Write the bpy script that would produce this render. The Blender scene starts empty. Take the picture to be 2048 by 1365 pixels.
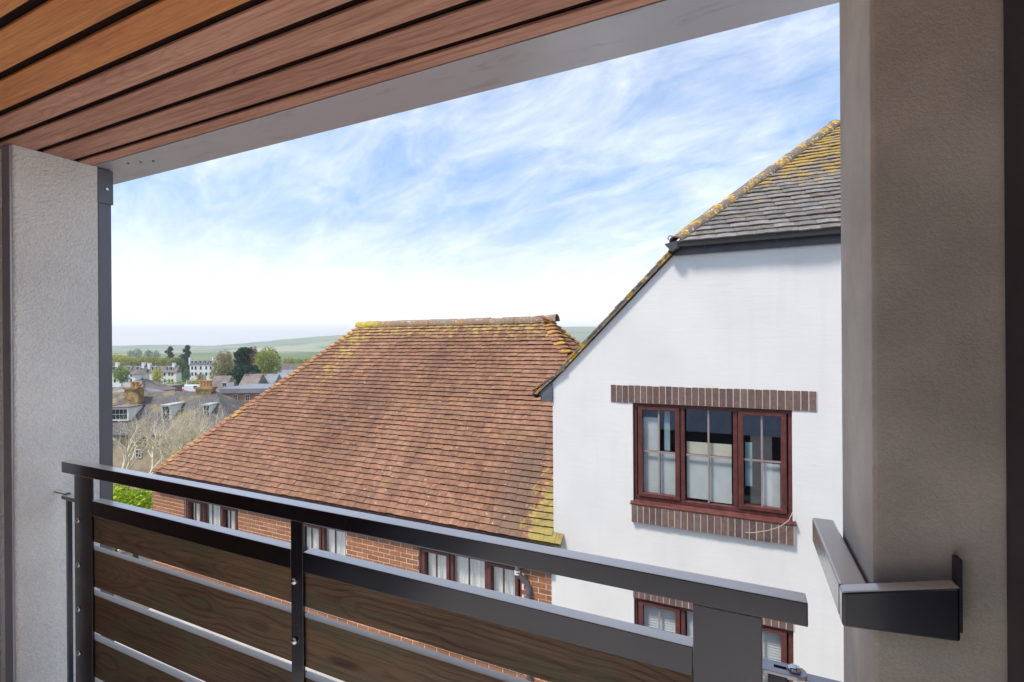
import bpy, math, random
from mathutils import Vector, Matrix, noise
from math import sin, cos, tan, pi, radians, sqrt, atan2
S = bpy.context.scene
C = S.collection
random.seed(11)
R = random.random
def U(a, b): return a + (b - a) * R()

# ------------------------------------------------------------------ camera, light, exposure
YAW, ROLL = radians(25.0447), radians(-0.3945)
fw = Vector((-sin(YAW), cos(YAW), -0.00048)).normalized()
rt = Vector((cos(YAW), sin(YAW), 0)); up = rt.cross(fw)
r2 = rt * cos(ROLL) + up * sin(ROLL); u2 = -rt * sin(ROLL) + up * cos(ROLL)
cam = bpy.data.cameras.new("camera"); co = bpy.data.objects.new("camera", cam); C.objects.link(co)
co.matrix_world = Matrix(((r2.x, u2.x, -fw.x, 0), (r2.y, u2.y, -fw.y, 0), (r2.z, u2.z, -fw.z, 0), (0, 0, 0, 1)))
cam.sensor_width = 36; cam.lens = 979.676 / 2048 * 36; cam.clip_start = .02; cam.clip_end = 20000
S.camera = co
SUN_EL, SUN_ROT = radians(58), radians(215)      # sun high, behind the viewer's left shoulder
w = bpy.data.worlds.new("World"); S.world = w; w.use_nodes = True
S.view_settings.view_transform = 'Standard'; S.view_settings.look = 'None'
S.view_settings.gamma = 1; S.view_settings.use_curve_mapping = False
S.view_settings.exposure = 0.58
sd = bpy.data.lights.new("sun", 'SUN'); sd.energy = 2.75; sd.angle = radians(9); sd.color = (1, .93, .83)
so = bpy.data.objects.new("sun", sd); C.objects.link(so)
sdir = Vector((cos(SUN_EL) * sin(SUN_ROT), cos(SUN_EL) * cos(SUN_ROT), sin(SUN_EL)))
so.rotation_euler = (-sdir).to_track_quat('-Z', 'Y').to_euler()

# ------------------------------------------------------------------ node helper
class G:
    def __init__(s, nt): s.t = nt; s.n = nt.nodes; s.l = nt.links
    def put(s, sock, v):
        if v is None: return
        if hasattr(v, 'is_output') or hasattr(v, 'links'): s.l.new(v, sock)
        else: sock.default_value = v
    def node(s, ty, **k):
        n = s.n.new(ty)
        for a, b in k.items(): setattr(n, a, b)
        return n
    def math(s, op, a, b=0.0, c=None, clamp=False):
        n = s.node('ShaderNodeMath', operation=op, use_clamp=clamp); s.put(n.inputs[0], a); s.put(n.inputs[1], b)
        if c is not None: s.put(n.inputs[2], c)
        return n.outputs[0]
    def vmath(s, op, a, b):
        n = s.node('ShaderNodeVectorMath', operation=op); s.put(n.inputs[0], a); s.put(n.inputs[1], b); return n.outputs[0]
    def pos(s): return s.node('ShaderNodeNewGeometry').outputs['Position']
    def obj(s): return s.node('ShaderNodeTexCoord').outputs['Object']
    def rand(s): return s.node('ShaderNodeObjectInfo').outputs['Random']
    def attr(s, name): return s.node('ShaderNodeAttribute', attribute_name=name).outputs['Fac']
    def xyz(s, v):
        n = s.node('ShaderNodeSeparateXYZ'); s.put(n.inputs[0], v); return n.outputs
    def comb(s, x, y, z):
        n = s.node('ShaderNodeCombineXYZ'); s.put(n.inputs[0], x); s.put(n.inputs[1], y); s.put(n.inputs[2], z); return n.outputs[0]
    def noise(s, v, scale, detail=3, rough=.55, dist=0, col=False):
        n = s.node('ShaderNodeTexNoise'); s.put(n.inputs['Vector'], v); n.inputs['Scale'].default_value = scale
        n.inputs['Detail'].default_value = detail; n.inputs['Roughness'].default_value = rough; n.inputs['Distortion'].default_value = dist
        return n.outputs['Color' if col else 'Fac']
    def voro(s, v, scale, out='Distance', feature='F1'):
        n = s.node('ShaderNodeTexVoronoi', feature=feature); s.put(n.inputs['Vector'], v); n.inputs['Scale'].default_value = scale
        return n.outputs[out]
    def ramp(s, f, stops, mode='LINEAR'):
        n = s.node('ShaderNodeValToRGB'); cr = n.color_ramp; cr.interpolation = mode
        while len(cr.elements) < len(stops): cr.elements.new(.5)
        for e, (p, c) in zip(cr.elements, stops):
            e.position = p; e.color = (c, c, c, 1) if not isinstance(c, tuple) else (*c, 1)
        s.put(n.inputs[0], f); return n.outputs[0]
    def mr(s, v, a, b, c=0., d=1., smooth=True):
        n = s.node('ShaderNodeMapRange', interpolation_type='SMOOTHSTEP' if smooth else 'LINEAR'); s.put(n.inputs[0], v)
        for i, q in enumerate((a, b, c, d)): n.inputs[i + 1].default_value = q
        return n.outputs[0]
    def mix(s, f, a, b, blend='MIX'):
        n = s.node('ShaderNodeMix', data_type='RGBA', blend_type=blend); s.put(n.inputs[0], f)
        s.put(n.inputs[6], (*a, 1) if isinstance(a, tuple) else a); s.put(n.inputs[7], (*b, 1) if isinstance(b, tuple) else b)
        return n.outputs[2]
    def bump(s, h, strength, dist, nrm=None):
        n = s.node('ShaderNodeBump'); s.put(n.inputs['Height'], h); n.inputs['Strength'].default_value = strength
        n.inputs['Distance'].default_value = dist; s.put(n.inputs['Normal'], nrm); return n.outputs[0]
def mat(name):
    m = bpy.data.materials.new(name); m.use_nodes = True; g = G(m.node_tree); p = g.n['Principled BSDF']
    def fin(color, rough=.8, normal=None, metal=0., spec=.5):
        g.put(p.inputs['Base Color'], (*color, 1) if isinstance(color, tuple) else color)
        g.put(p.inputs['Roughness'], rough); g.put(p.inputs['Metallic'], metal); p.inputs['Specular IOR Level'].default_value = spec
        g.put(p.inputs['Normal'], normal); return m
    g.fin = fin; return g
def plain(name, c, rough=.8, metal=0., spec=.5, var=.12, scale=6., bump=0.):
    g = mat(name); n = g.noise(g.pos(), scale, 4)
    k = g.mr(n, .3, .7, 1 - var, 1 + var)
    colr = g.mix(1., c, g.comb(k, k, k), 'MULTIPLY')
    return g.fin(colr, rough, g.bump(n, .5, bump) if bump else None, metal, spec)

# ------------------------------------------------------------------ sky with thin cirrus
g = G(w.node_tree); bg = g.n['Background']
sky = g.node('ShaderNodeTexSky', sky_type='NISHITA', sun_disc=False); sky.sun_elevation = SUN_EL; sky.sun_rotation = SUN_ROT
sky.air_density = 1.0; sky.dust_density = .6; sky.ozone_density = 1.6
d = g.node('ShaderNodeTexCoord').outputs['Generated']; x, y, z = g.xyz(d)
zz = g.math('ADD', g.math('MAXIMUM', z, 0.), .32)
u = g.math('DIVIDE', x, zz); v = g.math('DIVIDE', y, zz)
ca, sa = cos(radians(-14)), sin(radians(-14))
a = g.math('ADD', g.math('MULTIPLY', u, ca), g.math('MULTIPLY', v, sa)); b = g.math('SUBTRACT', g.math('MULTIPLY', v, ca), g.math('MULTIPLY', u, sa))
p1 = g.comb(g.math('MULTIPLY', a, 1.7), g.math('MULTIPLY', b, 3.3), 0.)
n1 = g.noise(p1, 1.9, 12, .66, .5)
n2 = g.noise(g.comb(a, b, 3.), .9, 4, .5)
n3 = g.noise(g.comb(g.math('MULTIPLY', a, 3.), g.math('MULTIPLY', b, 11.), 7.), 2.1, 9, .66, .9)
cl = g.math('ADD', g.math('ADD', g.math('MULTIPLY', n1, .62), g.math('MULTIPLY', n2, .44)), g.math('MULTIPLY', n3, .14))
cov = g.mr(cl, .36, .94, .08, .78)
hz2 = g.math('POWER', g.mr(z, .0, .33, 1., 0.), 1.6)
f = g.math('SUBTRACT', 1., g.math('MULTIPLY', g.math('SUBTRACT', 1., cov), g.math('SUBTRACT', 1., hz2)))
lo = g.mr(z, .02, .42, .62, 1.)
col = g.mix(f, g.mix(1., g.mix(1., sky.outputs[0], (.74, 1.0, 1.2), 'MULTIPLY'), g.comb(lo, lo, g.math('POWER', lo, .75)), 'MULTIPLY'), (7.5, 7.55, 7.65))
g.put(bg.inputs[0], col); bg.inputs[1].default_value = .13

# ------------------------------------------------------------------ mesh helpers
class MB:
    def __init__(s): s.v = []; s.f = []; s.t = []
    def add(s, vs, fs, M=None, tint=0., edge=()):
        o = len(s.v)
        s.v += [tuple(M @ Vector(q)) if M is not None else tuple(q) for q in vs]
        s.f += [tuple(i + o for i in q) for q in fs]; s.t += [(-1. if i in edge else tint) for i in range(len(fs))]; return s
    def box(s, x0, x1, y0, y1, z0, z1, M=None, tint=0.):
        return s.add([(x0, y0, z0), (x1, y0, z0), (x1, y1, z0), (x0, y1, z0), (x0, y0, z1), (x1, y0, z1), (x1, y1, z1), (x0, y1, z1)],
                     [(0, 3, 2, 1), (4, 5, 6, 7), (0, 1, 5, 4), (1, 2, 6, 5), (2, 3, 7, 6), (3, 0, 4, 7)], M, tint)
    def prism(s, poly, a0, a1, axis='y', tint=0., M=None):
        """poly of 2-D points extruded along an axis"""
        n = len(poly)
        mk = {'y': lambda p, a: (p[0], a, p[1]), 'x': lambda p, a: (a, p[0], p[1]), 'z': lambda p, a: (p[0], p[1], a)}[axis]
        vs = [mk(p, a0) for p in poly] + [mk(p, a1) for p in poly]
        fs = [tuple(range(n)), tuple(range(2 * n - 1, n - 1, -1))] + [(i, i + n, (i + 1) % n + n, (i + 1) % n) for i in range(n)]
        return s.add(vs, fs, M, tint)
    def tube(s, pts, rs, n=8, tint=0., cap=True):
        pts = [Vector(p) for p in pts]
        if not isinstance(rs, (list, tuple)): rs = [rs] * len(pts)
        vs = []; fs = []; pr = None
        for i, p in enumerate(pts):
            dd = (pts[min(i + 1, len(pts) - 1)] - pts[max(i - 1, 0)]).normalized()
            if pr is None: pr = dd.orthogonal().normalized()
            pr = (pr - dd * pr.dot(dd)).normalized(); q = dd.cross(pr)
            for k in range(n):
                t = 2 * pi * k / n; vs.append(p + (pr * cos(t) + q * sin(t)) * rs[i])
        for i in range(len(pts) - 1):
            for k in range(n): fs.append((i * n + k, i * n + (k + 1) % n, (i + 1) * n + (k + 1) % n, (i + 1) * n + k))
        if cap: fs += [tuple(range(n - 1, -1, -1)), tuple(range((len(pts) - 1) * n, len(pts) * n))]
        return s.add(vs, fs, None, tint)
    def mesh(s, name, m, org=(0, 0, 0), smooth=False):
        me = bpy.data.meshes.new(name); o = Vector(org)
        me.from_pydata([Vector(q) - o for q in s.v], [], s.f)
        if any(s.t): me.attributes.new('tint', 'FLOAT', 'FACE').data.foreach_set('value', s.t)
        if smooth: me.shade_smooth()
        me.materials.append(m); return me
    def build(s, name, m, parent=None, org=(0, 0, 0), smooth=False, bevel=0.):
        return link(name, s.mesh(name, m, org, smooth), parent, bevel=bevel)
def link(name, me, parent=None, loc=(0, 0, 0), M=None, bevel=0.):
    o = bpy.data.objects.new(name, me); C.objects.link(o)
    if M is not None: o.matrix_local = M
    else: o.location = loc
    if parent: o.parent = parent
    if bevel:
        b = o.modifiers.new('bevel', 'BEVEL'); b.width = bevel; b.segments = 2; b.limit_method = 'ANGLE'
    return o
def thing(name, label, cat, loc=(0, 0, 0), rz=0., group=None):
    o = bpy.data.objects.new(name, None); C.objects.link(o); o.location = loc; o.rotation_euler = (0, 0, rz)
    o.empty_display_size = .2; return tag(o, label, cat, group)
def tag(o, label, cat, group=None):
    o['label'] = label; o['category'] = cat
    if group: o['group'] = group
    return o

# ------------------------------------------------------------------ materials
def render_mat(name, c, grain, strength, dist, stain=.1):
    g = mat(name); P = g.pos(); v = g.voro(P, grain); n = g.noise(P, grain * .45, 5, .65); big = g.noise(P, 2.2, 4)
    h = g.math('ADD', g.math('MULTIPLY', v, -.6), n)
    k = g.math('ADD', g.mr(big, .3, .7, 1 - stain, 1 + stain * .5), g.mr(h, -.1, .6, -.06, .04))
    return g.fin(g.mix(1., c, g.comb(k, k, g.math('MULTIPLY', k, .985)), 'MULTIPLY'), .9, g.bump(h, strength, dist), spec=.2)
M_pierL = render_mat('white_roughcast', (.92, .91, .895), 120, .85, .006)
M_pierR = render_mat('buff_roughcast', (.70, .64, .57), 330, .3, .0022, .32)
def wood(name, c1, c2, c3, rough=.55, algae=None, ringf=780., gs=.5):
    """long-grained softwood: flame-like growth rings stretched along the board (local x)"""
    g = mat(name); O = g.obj(); r = g.rand(); x, y, z = g.xyz(O)
    off = g.math('MULTIPLY', r, 37.)
    q = g.comb(g.math('ADD', g.math('MULTIPLY', x, .7), off), g.math('ADD', g.math('MULTIPLY', y, 13.), off), g.math('MULTIPLY', z, 13.))
    mid = g.noise(g.comb(g.math('ADD', g.math('MULTIPLY', x, 2.2), off), g.math('MULTIPLY', y, 85.), g.math('MULTIPLY', z, 85.)), 1., 4, .6, .4)
    warp = g.noise(q, 1., 3, .6)
    D = g.mr(g.noise(g.comb(g.math('ADD', g.math('MULTIPLY', x, 1.0), off), off, 0.), 1., 3, .55), .3, .72, .004, .085, False)
    Y = g.math('ADD', g.math('ADD', y, z), g.math('MULTIPLY', g.math('SUBTRACT', g.math('FRACT', g.math('MULTIPLY', r, 7.3)), .5), .05))
    rad = g.math('SQRT', g.math('ADD', g.math('MULTIPLY', Y, Y), g.math('MULTIPLY', D, D)))
    rings = g.math('SINE', g.math('ADD', g.math('MULTIPLY', rad, ringf), g.math('MULTIPLY', g.math('ADD', warp, g.math('MULTIPLY', mid, .35)), 12.)))
    rings = g.mr(rings, .25, 1., 0., 1.)
    fine = g.noise(g.comb(g.math('MULTIPLY', x, 6.), g.math('MULTIPLY', y, 260.), g.math('MULTIPLY', z, 260.)), 1., 3, .6)
    tone = g.noise(g.comb(g.math('ADD', x, off), g.math('MULTIPLY', y, 3.), off), 1.6, 3)
    col = g.mix(g.mr(tone, .3, .7), c1, c2)
    col = g.mix(g.math('MULTIPLY', g.math('MULTIPLY', rings, g.mr(tone, .3, .6, .3, 1.)), gs), col, c3)
    col = g.mix(g.math('MULTIPLY', g.mr(fine, .45, .68), .40), col, c3); col = g.mix(g.math('MULTIPLY', g.mr(mid, .50, .68), .55), col, c3); col = g.mix(g.math('MULTIPLY', g.mr(mid, .46, .30), .35), col, tuple(min(1, q * 1.45) for q in c1))
    k = g.mr(r, 0., 1., .78, 1.18, False); col = g.mix(1., col, g.comb(k, k, k), 'MULTIPLY')
    kn = g.voro(g.comb(g.math('ADD', g.math('MULTIPLY', x, 1.1), off), g.math('MULTIPLY', y, 5.), g.math('MULTIPLY', z, 5.)), 1.)
    col = g.mix(g.mr(kn, .05, .1, .75, 0.), col, tuple(q * .45 for q in c3))
    if algae:
        P = g.pos(); al = g.mr(g.noise(g.vmath('MULTIPLY', P, (1.2, 1.2, 3.)), 2.4, 5, .65), .46, .68)
        col = g.mix(g.math('MULTIPLY', al, .72), col, algae)
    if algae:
        nz = g.xyz(g.node('ShaderNodeNewGeometry').outputs['Normal'])[2]; col = g.mix(g.mr(nz, .6, .9), col, g.mix(fine, (.78, .74, .67), (.60, .57, .48)))   # top edges painted pale: silvered wood plus the glare on it
    return g.fin(col, rough, g.bump(g.math('ADD', rings, fine), .25, .0012), spec=.35)
M_cedar = wood('warm_cedar', (.66, .28, .095), (.54, .195, .068), (.30, .095, .035), .5, gs=.15)
M_cedar2 = wood('weathered_cedar', (.62, .325, .225), (.50, .245, .165), (.27, .095, .062), .55, gs=.28)
M_plank = wood('dark_plank', (.185, .108, .060), (.125, .076, .045), (.034, .016, .009), .6, (.095, .10, .055), ringf=640., gs=.55)
M_clad = wood('dark_cladding', (.14, .06, .04), (.10, .045, .03), (.05, .02, .015))  # timber that is itself dark reddish brown
def steel(name, c, metal, rough, amt=0.):
    g = mat(name); P = g.pos(); n = g.noise(P, 4., 5, .6); sc = g.noise(P, 45., 3)
    col = g.mix(g.mr(n, .3, .7, 0., .22), c, tuple(q * .8 for q in c))
    return g.fin(col, g.math('ADD', g.mr(n, .3, .7, rough * .85, rough * 1.2), 0.), None, metal)
M_steel = steel('grey_metallic_steel', (.036, .037, .048), .8, .32)
p = M_steel.node_tree.nodes['Principled BSDF']; p.inputs['Coat Weight'].default_value = 1.; p.inputs['Coat IOR'].default_value = 1.45; p.inputs['Coat Roughness'].default_value = .14
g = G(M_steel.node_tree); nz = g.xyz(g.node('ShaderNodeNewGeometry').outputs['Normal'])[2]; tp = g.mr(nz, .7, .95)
old = p.inputs['Base Color'].links[0].from_socket; g.put(p.inputs['Base Color'], g.mix(g.math('MULTIPLY', tp, .9), old, (.90, .83, .72))); g.put(p.inputs['Metallic'], g.math('SUBTRACT', 1., g.math('MULTIPLY', tp, .8)))   # upward faces painted pale for sky glare, with a little dust
M_fascia = steel('bare_grey_fascia', (.50, .50, .545), .35, .34)
g = G(M_fascia.node_tree); pf = M_fascia.node_tree.nodes['Principled BSDF']; P = g.pos(); oc = pf.inputs['Base Color'].links[0].from_socket
sc_ = g.noise(g.vmath('MULTIPLY', P, (3., 14., 3.)), 1.3, 6, .7, .6); g.put(pf.inputs['Base Color'], g.mix(g.mr(sc_, .54, .68, 0., .45), oc, (.30, .28, .29)))
M_post = steel('slate_grey_steel', (.16, .16, .19), .3, .4)
M_bright = steel('bright_steel', (.62, .62, .63), 1., .2, amt=.05)
M_skyblock = plain('dark_block_wall', (.13, .10, .085), .9)
M_black = plain('black_void', (.03, .017, .014), .95, spec=.1)
M_frame = steel('dark_frame', (.035, .033, .045), .2, .4)
M_pave = plain('pale_bounce_paving', (.84, .81, .77), .8, var=.1)
# painted brick gable
g = mat('painted_white_wall'); P = g.pos(); st = g.noise(g.vmath('MULTIPLY', P, (2.6, 2.6, 19.)), 1.5, 6, .65, .5); bn = g.noise(P, 1.1, 4)
pit = g.noise(P, 38., 4, .6); x, y, z = g.xyz(P)
row = g.math('FRACT', g.math('DIVIDE', z, .075)); joint = g.math('MULTIPLY', g.mr(g.math('ABSOLUTE', g.math('SUBTRACT', row, .5)), .36, .5), g.mr(bn, .45, .62, 0., .10))
h = g.math('SUBTRACT', g.math('ADD', st, g.math('MULTIPLY', pit, .4)), joint)
drip = g.mr(g.noise(g.vmath('MULTIPLY', P, (9., 9., .6)), 1., 5), .52, .8, 0., .26)
k = g.math('ADD', g.mr(bn, .3, .7, .93, 1.0), g.mr(st, .62, .75, 0., -.05))
colr = g.mix(drip, g.mix(1., (.775, .752, .725), g.comb(k, k, k), 'MULTIPLY'), (.60, .61, .58))
M_white = g.fin(colr, .75, g.bump(h, .28, .006), spec=.3)
# clay tiles, colour by tile, lichen by where it grows on this roof
g = mat('clay_tile'); P = g.pos(); x, y, z = g.xyz(P); t = g.attr('tint')
base = g.ramp(t, [(0., (.232, .120, .078)), (.3, (.268, .136, .085)), (.6, (.285, .146, .090)), (.85, (.305, .163, .100)), (1., (.245, .132, .092))])
bl = g.noise(P, 9., 5, .65); big = g.noise(g.vmath('MULTIPLY', P, (1., .7, .7)), .55, 4, .6)
k = g.math('MULTIPLY', g.mr(bl, .3, .75, .72, 1.26), g.mr(big, .3, .7, .80, 1.16)); base = g.mix(1., base, g.comb(k, k, k), 'MULTIPLY')
base = g.mix(g.mr(g.noise(P, 2.6, 5, .7), .52, .72, 0., .5), base, (.26, .155, .115)); base = g.mix(g.mr(g.noise(P, 1.1, 6, .7), .56, .68, 0., .55), base, (.25, .17, .075))
sx = g.math('ADD', x, g.math('MULTIPLY', y, -.33)); streaks = g.mr(g.noise(g.comb(g.math('MULTIPLY', x, 1.7), g.math('MULTIPLY', z, .6), 0.), 1., 5, .65), .50, .70, 0., .62)
base = g.mix(streaks, base, (.145, .082, .06))
white = g.mr(g.noise(P, 22., 3, .6), .665, .70); base = g.mix(g.math('MULTIPLY', white, .7), base, (.62, .58, .52))
ridge = g.mr(z, -.35, .35); band = g.math('MULTIPLY', g.mr(g.math('ABSOLUTE', g.math('SUBTRACT', g.math('ADD', x, g.math('MULTIPLY', z, -.25)), -8.15)), .15, .6, 1., 0.), g.mr(z, -1.8, .1, .35, 1.))
low = g.math('MULTIPLY', g.mr(x, -3.5, -2.5), g.mr(z, -1.3, -2.3))
zone = g.math('MAXIMUM', g.math('MAXIMUM', ridge, band), low)
ln = g.math('ADD', g.noise(P, 6.5, 6, .7), g.math('MULTIPLY', zone, .25))
base = g.mix(g.math('MULTIPLY', g.mr(ln, .70, .82), .85), base, g.mix(g.noise(P, 21., 3), (.50, .33, .03), (.42, .36, .16)))
mx_ = g.math('ADD', x, g.math('MULTIPLY', g.math('ADD', z, 2.7), -.17)); moss = g.math('MULTIPLY', g.mr(mx_, -2.70, -2.60), g.mr(z, -1.2, -1.7)); base = g.mix(g.math('MULTIPLY', moss, g.mr(bl, .32, .58, .15, .9)), base, g.mix(bl, (.20, .17, .06), (.36, .31, .09)))
grey = g.math('MULTIPLY', g.mr(g.math('ABSOLUTE', g.math('ADD', x, 3.0)), .1, .35, 1., 0.), g.mr(z, -1.1, -2.0)); base = g.mix(g.math('MULTIPLY', grey, g.mr(bl, .3, .7, .2, .7)), base, (.13, .105, .08))
base = g.mix(g.mr(t, -.5, -.4, 1., 0.), base, (.075, .04, .03))   # tail edges painted dark as the shadow line under each course, with grime
M_tile = g.fin(base, .88, g.bump(g.noise(P, 75., 4, .65), .4, .004), spec=.2)
g = mat('bonnet_clay'); P = g.pos(); t = g.rand(); n = g.noise(P, 7., 5, .7)
base = g.mix(t, (.36, .17, .095), (.28, .125, .08)); base = g.mix(g.mr(g.math('ADD', g.noise(P, 5., 5, .7), g.math('MULTIPLY', t, .12)), .57, .67), base, (.52, .33, .04))
base = g.mix(g.mr(g.noise(P, 22., 4), .6, .68, 0., .6), base, (.58, .52, .43))
M_bonnet = g.fin(base, .88, g.bump(n, .4, .006), spec=.2)
g = mat('ridge_clay'); P = g.pos(); t = g.rand(); n = g.noise(P, 9., 5, .7)
base = g.mix(t, (.29, .17, .11), (.24, .19, .15)); lich = g.math('ADD', n, g.mr(g.xyz(P)[0], -7.2, -8.4, 0., .22))
base = g.mix(g.mr(lich, .55, .68), base, (.47, .36, .05)); base = g.mix(g.mr(g.noise(P, 19., 4), .58, .66, 0., .7), base, (.55, .52, .47))
M_ridge = g.fin(base, .9, g.bump(n, .5, .008), spec=.2)
# grey-brown tiles of the white house
g = mat('grey_tile'); P = g.pos(); x, y, z = g.xyz(P); t = g.attr('tint')
base = g.ramp(g.math('ABSOLUTE', t), [(0., (.16, .142, .13)), (.5, (.215, .19, .172)), (.8, (.255, .235, .215)), (1., (.17, .165, .165))])
bl = g.noise(P, 11., 5, .65); k = g.mr(bl, .3, .75, .75, 1.25); base = g.mix(1., base, g.comb(k, k, k), 'MULTIPLY')
ln = g.math('ADD', g.noise(P, 5., 6, .7), g.mr(z, 1.4, 2.7, -.02, .25)); base = g.mix(g.math('MULTIPLY', g.mr(g.math('ADD', ln, g.math('MULTIPLY', g.math('SUBTRACT', g.noise(P, 23., 4, .7), .5), .55)), .60, .74), .85), base, g.mix(bl, (.45, .25, .025), (.36, .28, .09)))
base = g.mix(g.mr(g.noise(P, 31., 3), .70, .74), base, (.55, .54, .5))
M_gtile = g.fin(base, .9, g.bump(g.noise(P, 80., 4), .4, .004), spec=.2)
g = mat('lichened_hip'); P = g.pos(); n = g.noise(P, 6., 5, .7)
base = g.mix(g.noise(P, 3., 3), (.15, .115, .09), (.25, .2, .15)); base = g.mix(g.mr(n, .50, .60), base, (.50, .29, .03)); base = g.mix(g.mr(g.noise(P, 24., 4), .59, .65), base, (.56, .53, .47))
M_hip = g.fin(base, .92, g.bump(g.noise(P, 30., 5, .7), .7, .01), spec=.15)
def brickmat(name, stops):
    g = mat(name); P = g.pos(); r = g.math('FRACT', g.math('ADD', g.rand(), g.attr('tint'))); c = g.ramp(r, stops)
    n = g.noise(P, 30., 4, .65); k = g.mr(n, .3, .75, .8, 1.18); c = g.mix(1., c, g.comb(k, k, k), 'MULTIPLY')
    return g.fin(c, .9, g.bump(n, .4, .004), spec=.2)
M_brick = brickmat('orange_brick', [(0., (.30, .120, .060)), (.4, (.36, .155, .075)), (.7, (.30, .14, .07)), (1., (.41, .19, .10))])
M_blue = brickmat('brown_engineering_brick', [(0., (.15, .093, .088)), (.5, (.19, .125, .115)), (.8, (.125, .085, .085)), (1., (.21, .15, .14))])
M_mortar = plain('peach_mortar', (.88, .68, .53), .95, var=.1, scale=20)
M_mortar2 = plain('cream_mortar', (.62, .52, .36), .95, var=.1, scale=20)
M_upvc = plain('mahogany_frame', (.115, .036, .031), .42, var=.22, scale=14)
M_gutter = steel('dark_grey_gutter', (.075, .07, .078), .0, .35)
M_fasciab = plain('dark_grey_fascia_board', (.075, .075, .09), .45)
M_eavebox = plain('slate_grey_board', (.11, .115, .135), .5)
M_bar = plain('pale_glazing_bar', (.30, .24, .23), .4)
M_paper = plain('paper_sheet', (.66, .69, .68), .9, var=.07, scale=5)
M_cream = plain('cream_sheet', (.72, .68, .55), .9, var=.04)
M_lace = plain('lace_curtain', (.86, .85, .81), .9, var=.05, scale=28)
M_dark = plain('dim_room', (.045, .05, .055), .9)
M_teal = plain('teal_panel', (.34, .46, .50), .8)
M_sash = plain('white_paint', (.75, .75, .73), .5, var=.04)
m = bpy.data.materials.new('window_glass'); m.use_nodes = True; g = G(m.node_tree); g.n.remove(g.n['Principled BSDF'])
tr = g.node('ShaderNodeBsdfTransparent'); tr.inputs[0].default_value = (.93, .96, .96, 1); gl = g.node('ShaderNodeBsdfGlossy'); gl.inputs['Roughness'].default_value = .02
ge = g.node('ShaderNodeNewGeometry'); dt = g.node('ShaderNodeVectorMath', operation='DOT_PRODUCT'); g.l.new(ge.outputs['Incoming'], dt.inputs[0]); g.l.new(ge.outputs['Normal'], dt.inputs[1])
sch = g.math('ADD', g.math('MULTIPLY', g.math('POWER', g.math('SUBTRACT', 1., g.math('ABSOLUTE', dt.outputs['Value'])), 5.), .8), .19)
mx = g.node('ShaderNodeMixShader'); g.l.new(sch, mx.inputs[0])
g.l.new(tr.outputs[0], mx.inputs[1]); g.l.new(gl.outputs[0], mx.inputs[2]); g.l.new(mx.outputs[0], g.n['Material Output'].inputs[0]); M_glass = m
def leafmat(name, c1, c2):
    g = mat(name); P = g.pos(); t = g.attr('tint'); c = g.mix(t, c1, c2); p = g.n['Principled BSDF']
    m = g.fin(c, .7, spec=.2)
    tl = g.node('ShaderNodeBsdfTranslucent'); g.put(tl.inputs[0], c); mxs = g.node('ShaderNodeMixShader'); mxs.inputs[0].default_value = .3
    g.l.new(p.outputs[0], mxs.inputs[1]); g.l.new(tl.outputs[0], mxs.inputs[2]); g.l.new(mxs.outputs[0], g.n['Material Output'].inputs[0]); return m
L_olive = leafmat('olive_leaves', (.30, .30, .07), (.46, .43, .13))
L_yell = leafmat('spring_leaves', (.40, .40, .07), (.58, .54, .14))
L_green = leafmat('fresh_green_leaves', (.14, .25, .045), (.32, .42, .10))
L_round = leafmat('yellow_green_leaves', (.22, .27, .055), (.42, .44, .11))
L_dark = leafmat('dark_needles', (.022, .055, .035), (.06, .11, .06))
L_mid = leafmat('mid_green_leaves', (.06, .13, .045), (.15, .25, .08))
L_copper = leafmat('copper_leaves', (.17, .065, .055), (.28, .12, .10))
L_brown = leafmat('budding_twigs', (.26, .22, .11), (.38, .33, .16))
L_lime = leafmat('lime_bush_leaves', (.22, .38, .02), (.56, .66, .05))
M_trunk = plain('brown_bark', (.11, .085, .06), .95, var=.3)
g = mat('pale_bark'); P = g.pos(); n = g.noise(P, 3., 5)
M_bare = g.fin(g.mix(g.mr(n, .35, .65), (.80, .70, .54), (.58, .51, .32)), .9)

# ------------------------------------------------------------------ ground, hills
def lerp_table(T, q):
    if q <= T[0][0]: return T[0][1]
    for (a, b), (c, d) in zip(T, T[1:]):
        if q <= c:
            t = (q - a) / (c - a); t = t * t * (3 - 2 * t); return b + (d - b) * t
    return T[-1][1]
GT = [(0, -5.6), (13, -5.6), (30, -10.6), (50, -12.2), (110, -14.2), (230, -18.0), (330, -21.5), (600, -26.), (1200, -32.), (1700, -34.), (4300, -36.)]
def gz(x, y):
    if y > -12 and x > -12.5: return -5.6 if (y < 14) else lerp_table(GT, sqrt(x * x + y * y))
    return lerp_table(GT, sqrt(x * x + y * y))
g = mat('ground_mix'); P = g.pos(); n = g.noise(P, .02, 5); n2 = g.noise(P, .9, 4); vc = g.voro(g.vmath('MULTIPLY', P, (1., 1., .0)), .007, 'Color')
near = g.mr(g.node('ShaderNodeVectorMath', operation='LENGTH').outputs[1], 0, 1)
vl = g.node('ShaderNodeVectorMath', operation='LENGTH'); g.put(vl.inputs[0], P)
fld = g.ramp(g.xyz(vc)[0], [(0., (.10, .15, .045)), (.4, (.17, .22, .07)), (.7, (.13, .17, .06)), (.85, (.50, .46, .07)), (.9, (.20, .24, .08))], 'CONSTANT')
town = g.mix(g.mr(n2, .4, .6), (.10, .10, .095), (.14, .145, .10))
M_ground = g.fin(g.mix(g.mr(vl.outputs[1], 250, 420), town, fld), .95, spec=.1)
rs = [0, 6, 13, 18, 24, 30, 38, 50, 70, 90, 110, 150, 190, 230, 280, 330, 450, 600, 900, 1200, 1700, 2500, 3400, 4300]; NA = 96
b = MB(); vs = [(0, 0, -5.6)]; fs = []
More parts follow.
